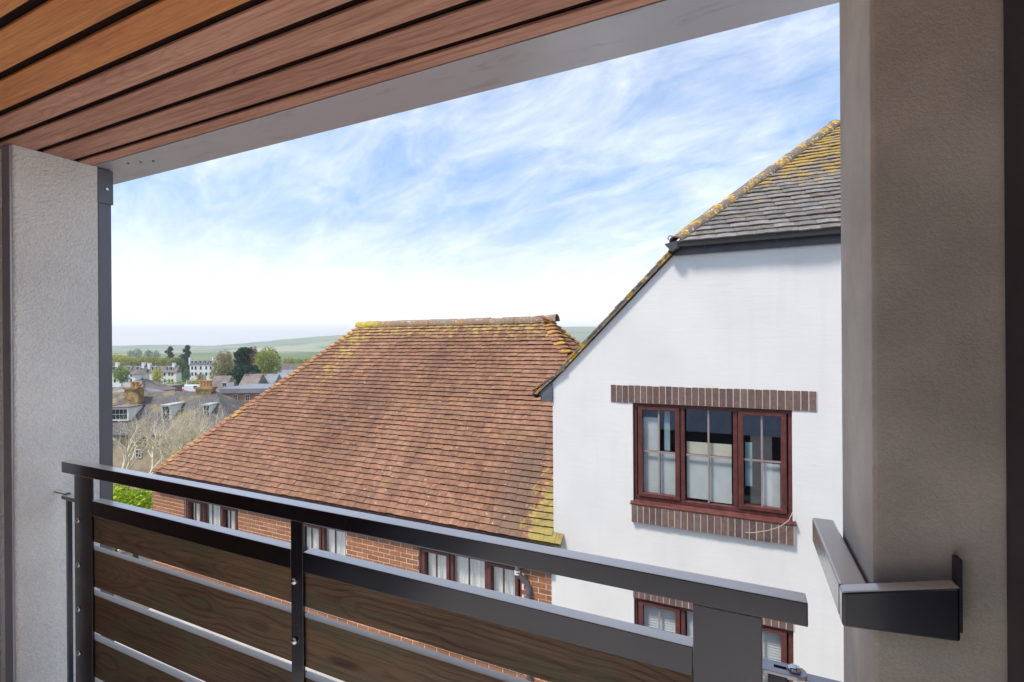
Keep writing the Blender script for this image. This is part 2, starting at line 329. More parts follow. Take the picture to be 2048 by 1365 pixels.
for r_ in rs[1:]:
    for k in range(NA):
        t = 2 * pi * k / NA; X, Y = r_ * sin(t), r_ * cos(t); vs.append((X, Y, gz(X, Y)))
for k in range(NA): fs.append((0, 1 + (k + 1) % NA, 1 + k))
for i in range(len(rs) - 2):
    for k in range(NA): a0 = 1 + i * NA; fs.append((a0 + k, a0 + (k + 1) % NA, a0 + NA + (k + 1) % NA, a0 + NA + k))
gr = b.add(vs, fs).build('ground', M_ground, smooth=True); gr['kind'] = 'structure'
g = mat('downland'); P = g.pos(); x, y, z = g.xyz(P); vc = g.voro(g.vmath('MULTIPLY', P, (1., 1., 0.)), .0042, 'Color'); n = g.noise(P, .006, 5, .6)
c = g.ramp(g.xyz(vc)[1], [(0., (.22, .28, .14)), (.3, (.33, .38, .19)), (.55, (.26, .31, .17)), (.78, (.38, .38, .24)), (.92, (.66, .60, .20))], 'CONSTANT')
c = g.mix(g.mr(z, 5, 40), c, (.30, .335, .20)); c = g.mix(g.mr(n, .53, .62, 0., .7), c, (.13, .165, .10))
M_hill = g.fin(c, .95, spec=.1)
CR = []
for px, e in [(-400, .004), (120, -.004), (200, -.004), (330, -.0022), (420, -.0042), (470, -.0018), (520, .0015), (580, .0068), (650, .0115), (720, .015), (900, .0214), (1150, .0268), (1300, .026), (1700, .022), (2400, .012)]:
    CR.append((-(YAW + math.atan((1024 - px) / 979.7)), e))
b = MB(); vs = []; fs = []; NA2 = 300; prof = [(1500, 0.), (1900, .10), (2300, .28), (2700, .6), (3000, .85), (3200, 1.), (3500, .93), (4100, .5)]
for k in range(NA2 + 1):
    t = -pi + 2 * pi * k / NA2; e = lerp_table(CR, t) if t < CR[-1][0] else .012
    for i, (r_, q) in enumerate(prof):
        X, Y = r_ * sin(t), r_ * cos(t); top = 3200 * e + 7 * noise.noise((X * .0016, Y * .0016, 0)); base = -41
        zz = base + (top - base) * q + (9 * noise.noise((X * .003, Y * .003, 4)) * (1 if 0 < i < 5 else 0)); vs.append((X, Y, zz if i else -41))
n_ = len(prof)
for k in range(NA2):
    for i in range(n_ - 1): fs.append((k * n_ + i, k * n_ + i + 1, (k + 1) * n_ + i + 1, (k + 1) * n_ + i))
hl = b.add(vs, fs).build('hills', M_hill, smooth=True); hl['kind'] = 'structure'

cy = MB().box(-11.3, 12, 1.6, 6.24, -5.7, -5.58).build('bounce_courtyard', plain('pale_bounce_concrete', (.45, .44, .41), .9, scale=1.)); cy['kind'] = 'structure'  # unseen pale paving added to bounce light up into the balcony
# ------------------------------------------------------------------ air
hzm = bpy.data.materials.new('haze'); hzm.use_nodes = True; g = G(hzm.node_tree); g.n.remove(g.n['Principled BSDF'])
pv = g.node('ShaderNodeVolumePrincipled'); pv.inputs['Color'].default_value = (.93, .975, 1., 1); pv.inputs['Density'].default_value = .00028; pv.inputs['Anisotropy'].default_value = .35
g.l.new(pv.outputs[0], g.n['Material Output'].inputs['Volume'])
hb = MB().box(-4500, 4500, -4500, 4500, -46, 101).build('haze', hzm); hb['kind'] = 'stuff'

# ------------------------------------------------------------------ casement window of three lights
def window3(parent, org, x0, x1, z0, z1, yf, sheets, sill=True, curtain=False, blinds=False, name='window', two=False):
    """front of wall at yf; frame set back. sheets: list of (x0,x1,z0,z1,material) hung behind the glass"""
    W = x1 - x0; fx = [0, .063, .286, .359, .645, .717, .935, 1.]   # frame / glass divisions across
    fx = [0, .11, .45, .56, .955, 1., 1., 1.] if two else fx; fx = [x0 + W * q for q in fx]; y0, y1 = yf + .035, yf + .10
    b = MB(); e = .05
    b.box(x0, x1, y0, y1, z1 - e, z1); b.box(x0, x1, y0, y1, z0, z0 + e)
    b.box(x0, x0 + .042, y0, y1, z0 + e, z1 - e); b.box(x1 - .042, x1, y0, y1, z0 + e, z1 - e)
    for i in ((2,) if two else (2, 4)):
        mxx = (fx[i] + fx[i + 1]) / 2 + (.022 if i == 2 else -.022); b.box(mxx - .024, mxx + .024, y0, y1, z0 + e, z1 - e)
    fr = b.build(name, M_upvc, parent, org, bevel=.004)
    zt, zb = z1 - .085, z0 + .095
    lights = [(fx[1], fx[2], True), (fx[3], fx[4], False)] + ([] if two else [(fx[5], fx[6], True)])
    for (a, c, sash) in lights:
        t = .055 if sash else .0
        lz0, lz1 = (zb, zt) if sash else (zb - .035, zt + .03)
        if sash:
            s = MB(); ys0, ys1 = y0 - .018, y1 - .012
            s.box(a - t, c + t, ys0, ys1, lz1, lz1 + t - .012); s.box(a - t, c + t, ys0, ys1, lz0 - t + .006, lz0)
            s.box(a - t, a, ys0, ys1, lz0, lz1); s.box(c, c + t, ys0, ys1, lz0, lz1); s.build('sash', M_upvc, fr, (0, 0, 0), bevel=.006).location = -Vector(org)
        mxx = (a + c) / 2; mz = (lz0 + lz1) / 2; gb = MB()
        gb.box(mxx - .010, mxx + .010, y0 + .012, y0 + .030, lz0, lz1); gb.box(a, mxx - .010, y0 + .014, y0 + .030, mz - .010, mz + .010); gb.box(mxx + .010, c, y0 + .014, y0 + .030, mz - .010, mz + .010)
        o = gb.build('glazing_bar', M_bar if not curtain else M_upvc, fr); o.location = -Vector(org)
        pm = MB(); pm.add([(a, y0 + .034, lz0), (c, y0 + .034, lz0), (c, y0 + .034, lz1), (a, y0 + .034, lz1)], [(0, 1, 2, 3)])
        o = pm.build('pane', M_glass, fr); o.location = -Vector(org)
        if curtain:
            lc = MB(); N = 40; top = lz1; vs = []; bot = lz0 + (lz1 - lz0) * (.52 if (a + c) > -10 else .62)
            for i in range(N + 1):
                q = i / N; xx = a + (c - a) * q; dy = .004 * sin(q * 46) + .005 * sin(q * 19 + a)
                sc = abs(sin(q * pi * 2)) ** .7; vs += [(xx, y1 + .03 + dy, top), (xx, y1 + .03 + dy, bot - .10 * sc)]
            lc.add(vs, [(2 * i, 2 * i + 1, 2 * i + 3, 2 * i + 2) for i in range(N)]); o = lc.build('lace_curtain', M_lace, fr, smooth=True); o.location = -Vector(org)
        if blinds:
            n = int((lz1 - lz0) / .032); sl = MB()
            for i in range(n): zz = lz0 + i * .032; sl.add([(a, y1 + .01, zz), (c, y1 + .01, zz), (c, y1 + .026, zz + .029), (a, y1 + .026, zz + .029)], [(0, 1, 2, 3)])
            o = sl.build('venetian_blind', M_sash, fr); o.location = -Vector(org)
    for (a, c, q0, q1, mm, nm) in sheets:
        o = MB().box(a, c, y1 + .008, y1 + .012, q0, q1).build(nm, mm, fr); o.location = -Vector(org)
    rm = MB(); X0, X1, Z0, Z1, Y0, Y1 = x0 + .02, x1 - .02, z0 + .02, z1 - .02, y1 + .03, y1 + .9
    rm.add([(X0, Y0, Z0), (X1, Y0, Z0), (X1, Y0, Z1), (X0, Y0, Z1), (X0, Y1, Z0), (X1, Y1, Z0), (X1, Y1, Z1), (X0, Y1, Z1)], [(4, 5, 6, 7), (0, 1, 5, 4), (1, 2, 6, 5), (2, 3, 7, 6), (3, 0, 4, 7)])
    o = rm.build('dim_room', M_dark, fr); o.location = -Vector(org)
    if sill:
        o = MB().prism([(yf - .055, z0 - .05), (yf - .055, z0 - .03), (yf + .034, z0 - .002), (yf + .034, z0 - .05)], x0 - .035, x1 + .03, 'x').build('sill', M_upvc, fr, bevel=.004); o.location = -Vector(org)
    return fr

# ------------------------------------------------------------------ tile helper
def tile_shape(wd, L, th, camber=.004):
    vs = []
    for zz in (th, 0):
        for (yy) in (0, L):
            for xx, q in ((0, 0), (.5, camber), (1, 0)): vs.append((xx * wd, yy, zz + q))
    fs = [(0, 1, 4, 3), (1, 2, 5, 4), (6, 9, 10, 7), (7, 10, 11, 8), (0, 6, 7, 1), (1, 7, 8, 2), (3, 4, 10, 9), (4, 5, 11, 10), (0, 3, 9, 6), (2, 8, 11, 5)]
    return vs, fs
def lay_tiles(e0, ex, es, en, ncourse, gauge, xr, wd, L, th, part, roof, org, m, maxpart, seed, keep=None):
    """tiles on a plane: e0 eave origin, ex along eave, es up slope, en normal. xr(i) -> (xa, xb) along the eave."""
    rnd = random.Random(seed); T = []; lift = th * 2.3; tilt = math.atan2(lift - .002, L)
    for i in range(ncourse):
        xa, xb = xr(i); q = xa - ((i % 2) * .5 + rnd.uniform(-.04, .04)) * wd
        while q < xb - .012:
            a, c = max(q, xa), min(q + wd - .0025, xb)
            if c - a > .02:
                s0 = i * gauge + rnd.gauss(0, .0032) + .009 * noise.noise((q * .8, i * .45, seed)); T.append((a, c - a, s0, rnd.gauss(0, .0018) + .010 * noise.noise((q * .7, i * .25, 9 + seed)), rnd.random(), rnd.gauss(0, .009), rnd.gauss(0, .008)))
            q += wd
    def mtx(t, sc):
        a, ww, s0, dn, ti, rz, rx = t
        B = Matrix((ex, es, en)).transposed().to_4x4(); B.translation = e0 + ex * a + es * s0 + en * (lift + dn)
        M = B @ Matrix.Rotation(-tilt + rx, 4, 'X') @ Matrix.Rotation(rz, 4, 'Z')
        return M @ Matrix.Diagonal((ww / wd, 1, 1, 1)) if sc else M
    T.sort(key=lambda t: (e0 + ex * t[0] + es * t[2]).length + (50 if keep and not keep(e0 + ex * t[0] + es * t[2]) else 0))
    vs, fs = tile_shape(wd, L, th)
    if maxpart:
        meshes = [MB().add(vs, fs, None, .02 + k / 13, (4, 5)).mesh('tile', m) for k in range(13)]
        for t in T[:maxpart]:
            M = mtx(t, True); M.translation -= Vector(org); link(part, meshes[int(t[4] * 13) % 13], roof, M=M)
    b = MB()
    for t in T[maxpart:]: b.add(vs, fs, mtx(t, True), .01 + t[4] * .98, (4, 5))
    if b.v:
        o = b.build('tiling', m, roof); o.location = -Vector(org); o['kind'] = 'stuff'
def bonnets(parent, org, base, dv, t, gauge, n, m, half=.155, th=.02, name='bonnet_tile'):
    """saddle-shaped hip tiles; base at eave corner, dv plan direction going up the hip, t tangent of both roof pitches"""
    dv = Vector((dv[0], dv[1], 0)).normalized(); cv = Vector((dv.y, -dv.x, 0)); b = MB(); N = 10; K = 4; vs = []; Lh = .24
    def P(c, k, off):
        rc = sqrt(c * c + .06 ** 2) - .03; dd = rc + k * Lh; zz = t / sqrt(2) * (dd - rc) + .118 - .098 * k + off - .022 * (abs(c) / half) ** 2
        q = dv * dd + cv * c; return (q.x, q.y, zz)
    for off in (0, -th):
        for k in range(K + 1):
            for i in range(N + 1): vs.append(P(-half + 2 * half * i / N, k / K, off))
    W = N + 1; o2 = W * (K + 1); fs = []
    for k in range(K):
        for i in range(N): q = k * W + i; fs += [(q, q + 1, q + W + 1, q + W), (q + o2, q + o2 + W, q + o2 + W + 1, q + o2 + 1)]
    for i in range(N): fs.append((i, i + o2, i + 1 + o2, i + 1))
    for k in range(K): fs += [(k * W, (k + 1) * W, (k + 1) * W + o2, k * W + o2), (k * W + N, k * W + N + o2, (k + 1) * W + N + o2, (k + 1) * W + N)]
    me = b.add(vs, fs).mesh(name, m); hs = gauge * cos(math.atan(t)) * sqrt(2)
    for i in range(n):
        q = Vector(base) + dv * (hs * i) + Vector((0, 0, t * hs * i / sqrt(2)))
        link(name, me, parent, M=Matrix.Translation(q - Vector(org)) @ Matrix.Rotation(random.gauss(0, .03), 4, 'Z') @ Matrix.Rotation(random.gauss(0, .015), 4, dv))

# ------------------------------------------------------------------ brick house with the long clay roof
BO = (-11.4, 6.3, -5.6); YB = 6.3
bh = thing('brick_house', 'low orange-brick house under a long hipped roof of red clay tiles', 'house', BO)
TB = tan(radians(46)); EY, EZ, XL, XR, YR, RUN = 6.2, -2.75, -11.35, -.47, 9.23, 3.03
RZ = EZ + RUN * TB
WINS = [(-10.46, -8.80), (-7.24, -6.07), (-4.59, -2.82)]; WZ0, WZ1 = -4.40, -3.19
b = MB(); cuts = [-11.56] + [q for wv in WINS for q in wv] + [-2.375]
for i in range(0, len(cuts), 2): b.box(cuts[i], cuts[i + 1], YB + .006, YB + .28, -5.6, -3.0)
for a, c in WINS: b.box(a, c, YB + .006, YB + .28, -5.6, WZ0)
b.box(-11.56, -11.28, YB + .28, 12.4, -5.6, -3.0)
wall = b.build('wall', M_mortar, bh, BO)
bricks = []; nz_ = 33
def in_win(x, z): return any(a < x < c and z > -4.61 for a, c in WINS)
rb = random.Random(5)
for j in range(nz_):
    z1 = -3.135 - .075 * j; z0 = z1 - .0600
    segs = [(-11.56, -2.378)]
    if z1 > -4.60:
        segs = [(cuts[i], cuts[i + 1]) for i in range(0, len(cuts), 2)]
    for (sa, sb) in segs:
        q = -11.56 - (.1125 if j % 2 else 0)
        while q < sb:
            a, c = max(q, sa), min(q + .2095, sb)
            if c - a > .03: bricks.append((a, c, z0, z1))
            q += .225
bricks.sort(key=lambda t: (0 if t[2] > -3.72 else 30) + sqrt(t[0] ** 2 + 40))
me_b = {}
def brick_mesh(ww, hh, dd, m):
    k = (round(ww, 3), round(hh, 3), m.name)
    if k not in me_b: me_b[k] = MB().box(0, ww, 0, dd, 0, hh).mesh('brick', m)
    return me_b[k]
for a, c, z0, z1 in bricks[:300]:
    link('brick', brick_mesh(c - a, z1 - z0, .02, M_brick), wall, loc=Vector((a, YB + .001 - rb.uniform(0, .003), z0)) - Vector(BO))
b = MB()
for a, c, z0, z1 in bricks[300:]: b.box(a, c, YB, YB + .012, z0, z1, None, rb.uniform(.01, .99))
o = b.build('brickwork', M_brick, wall); o.location = -Vector(BO); o['kind'] = 'stuff'
for a, c in WINS:
    window3(bh, BO, a, c, WZ0, WZ1, YB, [], curtain=True, two=c - a < 1.3)
    n = int((c - a + .04) / .075)
    for k in range(n): link('sill_brick', brick_mesh(.065, .20, .05, M_blue), wall, loc=Vector((a - .02 + k * .075, YB - .03, -4.66)) - Vector(BO))
    o = MB().box(a - .02, c + .02, YB - .022, YB + .004, -4.66, -4.465).build('sill_mortar', M_sash, wall); o.location = -Vector(BO)
# fascia, gutter, downpipe
o = MB().box(XL + .05, -2.345, 6.245, 6.262, -3.185, -2.78).build('fascia', M_fasciab, bh, BO)
o = MB().box(XL + .05, -2.345, 6.264, 6.295, -3.15, -3.135).build('soffit', M_fasciab, bh, BO)
def gutter_prof(r, t=.004, n=10):
    return [(r * cos(pi + pi * i / n), r * sin(pi + pi * i / n)) for i in range(n + 1)] + [((r - t) * cos(2 * pi - pi * i / n), (r - t) * sin(2 * pi - pi * i / n)) for i in range(n + 1)]
o = MB().prism([(6.185 + p, -2.80 + q) for p, q in gutter_prof(.058)], XL, -2.34, 'x').build('gutter', M_gutter, bh, BO)
dp = MB().tube([(-2.83, 6.18, -2.9), (-2.83, 6.18, -3.2), (-2.80, 6.2, -3.27), (-2.73, 6.25, -3.35), (-2.70, 6.262, -3.42), (-2.70, 6.262, -5.6)], .034, 10).build('downpipe', M_post, bh, BO, smooth=True)
for zz in (-3.19, -3.225): o = MB().tube([(-2.83, 6.18, zz), (-2.83, 6.18, zz - .014)], .041, 10).build('pipe_collar', M_sash, dp); o.location = -Vector(BO)
o = MB().tube([(-2.70, 6.262, -3.43), (-2.70, 6.262, -3.52)], .042, 10).build('pipe_collar', M_post, dp); o.location = -Vector(BO)
# roof deck
yb2 = YR + RUN; deck = MB()
def dz(x, y): return -.02
XW = -2.348; yw = EY + (XR - XW)
def pt_(x, y): return (x, y, EZ + (y - EY) * TB - .02)
dv = [pt_(XL, EY), pt_(-2.2, EY), pt_(-2.2, 6.285), pt_(XW, 6.285), pt_(XW, yw), (XR - RUN, YR, RZ - .02), (XL + RUN, YR, RZ - .02), (XL, yb2, EZ - .02), (XW, yb2, EZ - .02), (XW, yb2 - (yw - EY), pt_(XW, yw)[2])]
deck.add(dv, [(0, 1, 2, 3, 4, 5, 6), (4, 9, 5), (6, 5, 9, 8, 7), (0, 6, 7)])
roof = deck.build('roof', M_tile, bh, BO)
cs, sn = cos(radians(46)), sin(radians(46)); gauge = .1018
def xrB(i):
    yy = EY + i * gauge * cs; xa = XL + (yy - EY) + .05; xb = XR - (yy - EY) - .05
    lim = -2.19 if yy < 6.27 else -2.338
    return xa, min(xb, lim)
lay_tiles(Vector((0, EY, EZ)), Vector((1, 0, 0)), Vector((0, cs, sn)), Vector((0, -sn, cs)), 42, gauge, xrB, .167, .17, .018, 'roof_tile', roof, BO, M_tile, 300, 3, keep=lambda p: p.z > -2.62 + (p.x + 2.3) * .0)
# hip end towards the white house
lay_tiles(Vector((XR, EY, EZ)), Vector((0, 1, 0)), Vector((-cs, 0, sn)), Vector((sn, 0, cs)), 42, gauge, lambda i: (i * gauge * cs + .05, 2 * RUN - i * gauge * cs - .05) if i > 26 else (0, 0), .167, .17, .012, 'roof_tile', roof, BO, M_tile, 0, 4)
bonnets(roof, BO, (XL, EY, EZ), (1, 1), TB, gauge, 41, M_bonnet)
bonnets(roof, BO, (XR - 2.35, EY + 2.35, EZ + 2.35 * TB), (-1, 1), TB, gauge, 9, M_bonnet)
bonnets(roof, BO, (XR - 2.1, yb2 - 2.1, EZ + 2.1 * TB), (-1, -1), TB, gauge, 13, M_bonnet)
# ridge tiles
arc = [(.125 * cos(a), .125 * sin(a) - .02) for a in [pi * (1.04 - 1.08 * i / 9) for i in range(10)]]; arc += [(p * .87, q * .87 - .004) for p, q in reversed(arc)]
me_r = MB().prism(arc, 0, .305, 'x').mesh('ridge_tile', M_ridge, smooth=False); xx = XL + RUN - .12; k = 0
while xx < XR - RUN - .05:
    M = Matrix.Translation(Vector((xx, YR, RZ + .0 + random.gauss(0, .004))) - Vector(BO)) @ Matrix.Rotation(random.gauss(0, .012), 4, 'Y') @ Matrix.Rotation(random.gauss(0, .02), 4, 'Z')
    if xx > XR - RUN - .45: M = M @ Matrix.Rotation(-.09, 4, 'Y')
    if k == 0: M = M @ Matrix.Rotation(.04, 4, 'Y')
    link('ridge_tile', me_r, roof, M=M); xx += .302; k += 1
# small stub stack on the far hip
o = MB().box(-2.42, -2.27, 10.35, 10.5, -1.0, -.10).box(-2.45, -2.24, 10.32, 10.53, -.10, -.05).build('chimney', M_ridge, roof); o.location = -Vector(BO)

# ------------------------------------------------------------------ white gabled house
WO = (-2.33, 6.3, -5.6); YW = 6.3; XA = 1.31; XWR = 2 * XA + 2.33
wh = thing('white_house', 'white painted house with clipped gable, red-brown windows and lichened grey roof', 'house', WO)
W1 = (-1.25, .52, -2.03, -.80); W2 = (-1.26, .51, -4.5, -3.275)
b = MB(); y0, y1 = YW, YW + .28
zs = [-5.6, W2[2], W2[3], W1[2], W1[3]]
b.box(-2.335, -1.255, y0, y1, -5.6, -.80); b.box(.515, XWR, y0, y1, -5.6, -.80)
b.box(-1.255, .515, y0, y1, -5.6, W2[2] - .05); b.box(-1.255, .515, y0, y1, W2[3], W1[2] - .05)
b.prism([(-2.335, -.80), (-2.335, -.575), (-.72, 1.06), (2 * XA + .72, 1.06), (XWR, -.575), (XWR, -.80)], y0, y1)
b.box(-2.335, -2.06, y1, 14, -5.6, -.6); b.box(XWR - .28, XWR, y1, 14, -5.6, -.6)
b.box(-2.40, -2.3352, YW + .004, YW + .28, -5.6, -3.15)
gw = b.build('gable_wall', M_white, wh, WO)
def sheet(a, c, z0, z1, m, n): return (a, c, z0, z1, m, n)
G1 = [W1[0] + 1.77 * q for q in (.063, .286, .359, .645, .717, .935)]; mzz = (W1[2] + W1[3]) / 2
c1, c2, c3 = (G1[0] + G1[1]) / 2, (G1[2] + G1[3]) / 2, (G1[4] + G1[5]) / 2
sh = [(G1[0], c1 - .01, mzz + .01, W1[3] - .19, M_paper, 'paper_sheet'), (G1[0], c1 - .012, W1[2] + .08, mzz - .004, M_paper, 'paper_sheet'), (c1 + .012, G1[1], W1[2] + .08, mzz - .004, M_paper, 'paper_sheet'),
      (G1[2], c2 - .01, mzz + .01, mzz + .155, M_cream, 'cream_sheet'), (c2 + .01, G1[3], mzz + .01, mzz + .155, M_cream, 'cream_sheet'),
      (G1[2], c2 - .012, W1[2] + .075, mzz - .006, M_paper, 'paper_sheet'), (c2 + .012, G1[3], W1[2] + .06, mzz - .006, M_paper, 'paper_sheet'),
      (c3 + .014, G1[5] - .005, W1[2] + .08, mzz - .03, M_paper, 'paper_sheet'), (c1 + .06, G1[1] - .07, mzz + .02, W1[3] - .09, M_teal, 'curtain'),
      (G1[4] + .02, c3 - .10, W1[2] + .3, mzz + .2, M_teal, 'curtain')]
wf = window3(wh, WO, *W1, YW, sh); window3(wh, WO, *W2, YW, [], blinds=True)
def soldier(x0, x1, z0, z1, y, dep, nm):
    n = int(round((x1 - x0) / .0755)); pit = (x1 - x0) / n
    o = MB().box(x0, x1, y + .004, y + dep, z0 + .002, z1 - .002).build(nm + '_mortar', M_mortar2, gw); o.location = -Vector(WO)
    for k in range(n): link(nm, brick_mesh(pit - .0105, z1 - z0, dep - .002, M_blue), gw, loc=Vector((x0 + k * pit + .002, y + random.gauss(0, .0012), z0 + random.gauss(0, .0015))) - Vector(WO))
soldier(-1.532, .755, -.798, -.580, YW - .012, .011, 'lintel_brick')
soldier(-1.268, .525, -2.30, -2.082, YW - .05, .048, 'sill_brick')
soldier(-1.262, .52, -3.272, -3.06, YW - .012, .011, 'lintel_brick')
# loose cable by the window
o = MB().tube([(.515, 6.26, -1.92), (.47, 6.21, -2.01), (.38, 6.19, -2.09), (.26, 6.19, -2.15), (.12, 6.20, -2.20), (.03, 6.236, -2.225)], .0034, 6).build('cable', plain('pale_cable', (.5, .42, .38), .6), wh, WO, smooth=True)
# eaves box, bargeboards, gutters
o = MB().prism([(-2.50, -.835), (-2.50, -.70), (-2.337, -.565), (-2.337, -.835)], 6.27, 6.42).build('eave_box', M_eavebox, wh, WO)
o = MB().prism([(-2.555 + p, -.735 + q) for p, q in gutter_prof(.055)], 6.24, 13.5, 'y').build('gutter', M_gutter, wh, WO)
# main slopes (deck) with bell-cast eave, clipped by the front hip
TH = .77; HY, HZ = 6.2, 1.19
def zm(x): return 1.89 + 1.02 * x
RZW = 3.226; yA = HY + (RZW - HZ) / TH; xh0 = (HZ - 1.89) / 1.02
mir = lambda x: 2 * XA - x
dk = MB(); e = -.035
zE = zm(-2.18)
L_ = [(-2.63, 6.262, -.705), (-2.18, 6.262, zE), (xh0, 6.262, HZ), (XA, yA, RZW), (XA, 14, RZW), (-2.18, 14, zE), (-2.63, 14, -.705)]
vs = [(p[0], p[1], p[2] + e) for p in L_] + [(mir(p[0]), p[1], p[2] + e) for p in L_]
dk.add(vs, [(0, 1, 5, 6), (1, 2, 3, 4, 5), (7, 13, 12, 8), (8, 12, 11, 10, 9), (2, 9, 10)])
wr = dk.build('roof', M_gtile, wh, WO)
ct, s_t = cos(math.atan(TH)), sin(math.atan(TH))
def xrW(i):
    zz = HZ + i * .118 * s_t; xa = (zz - 1.89) / 1.02 + .03; return xa, mir(xa)
lay_tiles(Vector((0, HY - .07, HZ - .05)), Vector((1, 0, 0)), Vector((0, ct, s_t)), Vector((0, -s_t, ct)), 28, .118, xrW, .205, .18, .013, 'roof_tile', wr, WO, M_gtile, 230, 8, keep=lambda p: p.x < 1.3)
# verge tiles, seen on edge
vt = MB().box(0, .16, 0, .165, -.012, .004).mesh('verge_tile', M_hip); sl = math.atan(1.02)
for i in range(32):
    q = i * .0735; xx = -2.20 + q; zz = zm(xx)
    if xx > xh0 - .02: break
    M = Matrix.Translation(Vector((xx, 6.238 + random.gauss(0, .004), zz + .008 + random.gauss(0, .004))) - Vector(WO)) @ Matrix.Rotation(-sl + .07 + random.gauss(0, .012), 4, 'Y'); link('verge_tile', vt, wr, M=M)
for i in range(5):
    xx = -2.635 + i * .088; zz = -.70 + i * .0575
    M = Matrix.Translation(Vector((xx, 6.238, zz + .012)) - Vector(WO)) @ Matrix.Rotation(-radians(34) + .06, 4, 'Y'); link('verge_tile', vt, wr, M=M)
o = MB().prism([(-2.60, -.735), (-2.55, -.735), (-2.18, -.40), (-.76, 1.05), (-.80, 1.075), (-2.2, -.365)], 6.245, 6.40).build('undercloak', M_hip, wr); o.location = -Vector(WO)
# front fascia and gutter under the clipped hip
o = MB().prism([(-.74, 1.03), (-.60, 1.16), (mir(-.60), 1.16), (mir(-.74), 1.03)], 6.262, 6.298).build('fascia', M_fasciab, wh, WO)
gt = MB().prism([(6.195 + p, 1.175 + q) for p, q in gutter_prof(.06)], -.70, 3.4, 'x').build('gutter', M_gutter, wh, WO)
o = MB().prism([(-.83, 1.155), (-.68, 1.185), (-.68, 1.10), (-.75, 1.06)], 6.14, 6.26).build('gutter_end', M_gutter, gt); o.location = -Vector(WO)
for xx in (-.40, .35, 1.1): o = MB().prism([(6.195 + p, 1.177 + q) for p, q in gutter_prof(.066, .005)], xx, xx + .035, 'x').box(xx + .010, xx + .025, 6.19, 6.205, 1.085, 1.112).build('gutter_bracket', M_gutter, gt); o.location = -Vector(WO)
# hip capping
hv = (Vector((XA, yA, RZW)) - Vector((xh0, HY, HZ))); n = 9; hl_ = hv.normalized(); side = hl_.cross(Vector((0, 0, 1))).normalized(); nn = side.cross(hl_)
arc2 = [(.102 * cos(a), .08 * sin(a)) for a in [pi * (1.06 - 1.12 * i / 9) for i in range(10)]]; arc2 += [(p * .86, q * .8 - .004) for p, q in reversed(arc2)]
me_h = MB().prism(arc2, 0, hv.length / n + .03, 'y').mesh('hip_tile', M_hip)
for i in range(n):
    B = Matrix((side, hl_, nn)).transposed().to_4x4(); B.translation = Vector((xh0, HY, HZ)) + hv * (i / n) - hl_ * .03 + nn * (.0 + random.gauss(0, .004)) - Vector(WO); link('hip_tile', me_h, wr, M=B @ Matrix.Rotation(.022, 4, 'X') @ Matrix.Rotation(random.gauss(0, .02), 4, 'Y'))
me_rr = MB().prism(arc2, 0, .31, 'y').mesh('ridge_tile', M_hip)
for i in range(16): link('ridge_tile', me_rr, wr, loc=Vector((XA, yA - .05 + .3 * i, RZW + .005)) - Vector(WO))
o = MB().tube([(-.775, 6.13, 1.20), (-.79, 6.13, 1.22), (-.77, 6.13, 1.245), (-.74, 6.13, 1.24), (-.73, 6.13, 1.22)], .007, 6).build('hip_iron', M_gutter, wr); o.location = -Vector(WO)

# ------------------------------------------------------------------ the balcony itself
BA = (-1.15, .2, -1.55)
ba = thing('recessed_balcony', 'recessed balcony seen from inside, cedar boards overhead between two rendered piers', 'balcony', BA)
def bpart(mb, name, m, parent=None, bevel=0., smooth=False):
    o = mb.build(name, m, parent or ba, BA if parent is None else (0, 0, 0), bevel=bevel, smooth=smooth)
    if parent is not None: o.location = -Vector(BA)
    return o
def rough_pier(x0, x1, y0, y1, z0, z1, st, amp, seed, face):
    """render-coated pier: finely faceted skin on the two seen sides"""
    b = MB(); path = []
    nx = int((x1 - x0) / st); ny = int((y1 - y0) / st)
    if face == 'L':   # left pier: seen side x1 plus near side y0
        path = [(x0 + (x1 - x0) * i / nx, y0, 0, -1) for i in range(nx)] + [(x1, y0 + (y1 - y0) * i / ny, 1, 0) for i in range(ny + 1)]
    else:
        path = [(x0, y1 - (y1 - y0) * i / ny, -1, 0) for i in range(ny)] + [(x0 + (x1 - x0) * i / nx, y0, 0, -1) for i in range(nx + 1)]
    nz = int((z1 - z0) / st); vs = []; fs = []; n = len(path)
    for k in range(nz + 1):
        zz = z0 + (z1 - z0) * k / nz
        for (px, py, ax, ay) in path:
            q = noise.noise((px * 60 + seed, py * 60, zz * 60)) * .6 + noise.noise((px * 150, py * 150 + seed, zz * 150)) * .5
            corner = abs(px - (x1 if face == 'L' else x0)) < 1e-6 and abs(py - y0) < 1e-6
            dx, dy = (ax, ay) if not corner else ((1, -1) if face == 'L' else (-1, -1))
            am = amp * ((11. if face == 'R' else 2.) if corner else 1.); vs.append((px + dx * q * am, py + dy * q * am, zz))
    for k in range(nz):
        for i in range(n - 1): fs.append((k * n + i, k * n + i + 1, (k + 1) * n + i + 1, (k + 1) * n + i))
    b.add(vs, fs)
    c = .006; b.box(x0 + c, x1 - c, y0 + c, y1 - (c if face == 'R' else 0), z0, z1); return b
bpart(rough_pier(-2.75, -2.466, .872, 1.139, -1.55, .7485, .012, .0012, 3, 'L'), 'rendered_pier', M_pierL, smooth=True)
bpart(rough_pier(.174, .52, .872, 1.112, -1.55, .7485, .0065, .00025, 8, 'R'), 'rendered_pier', M_pierR, smooth=True)
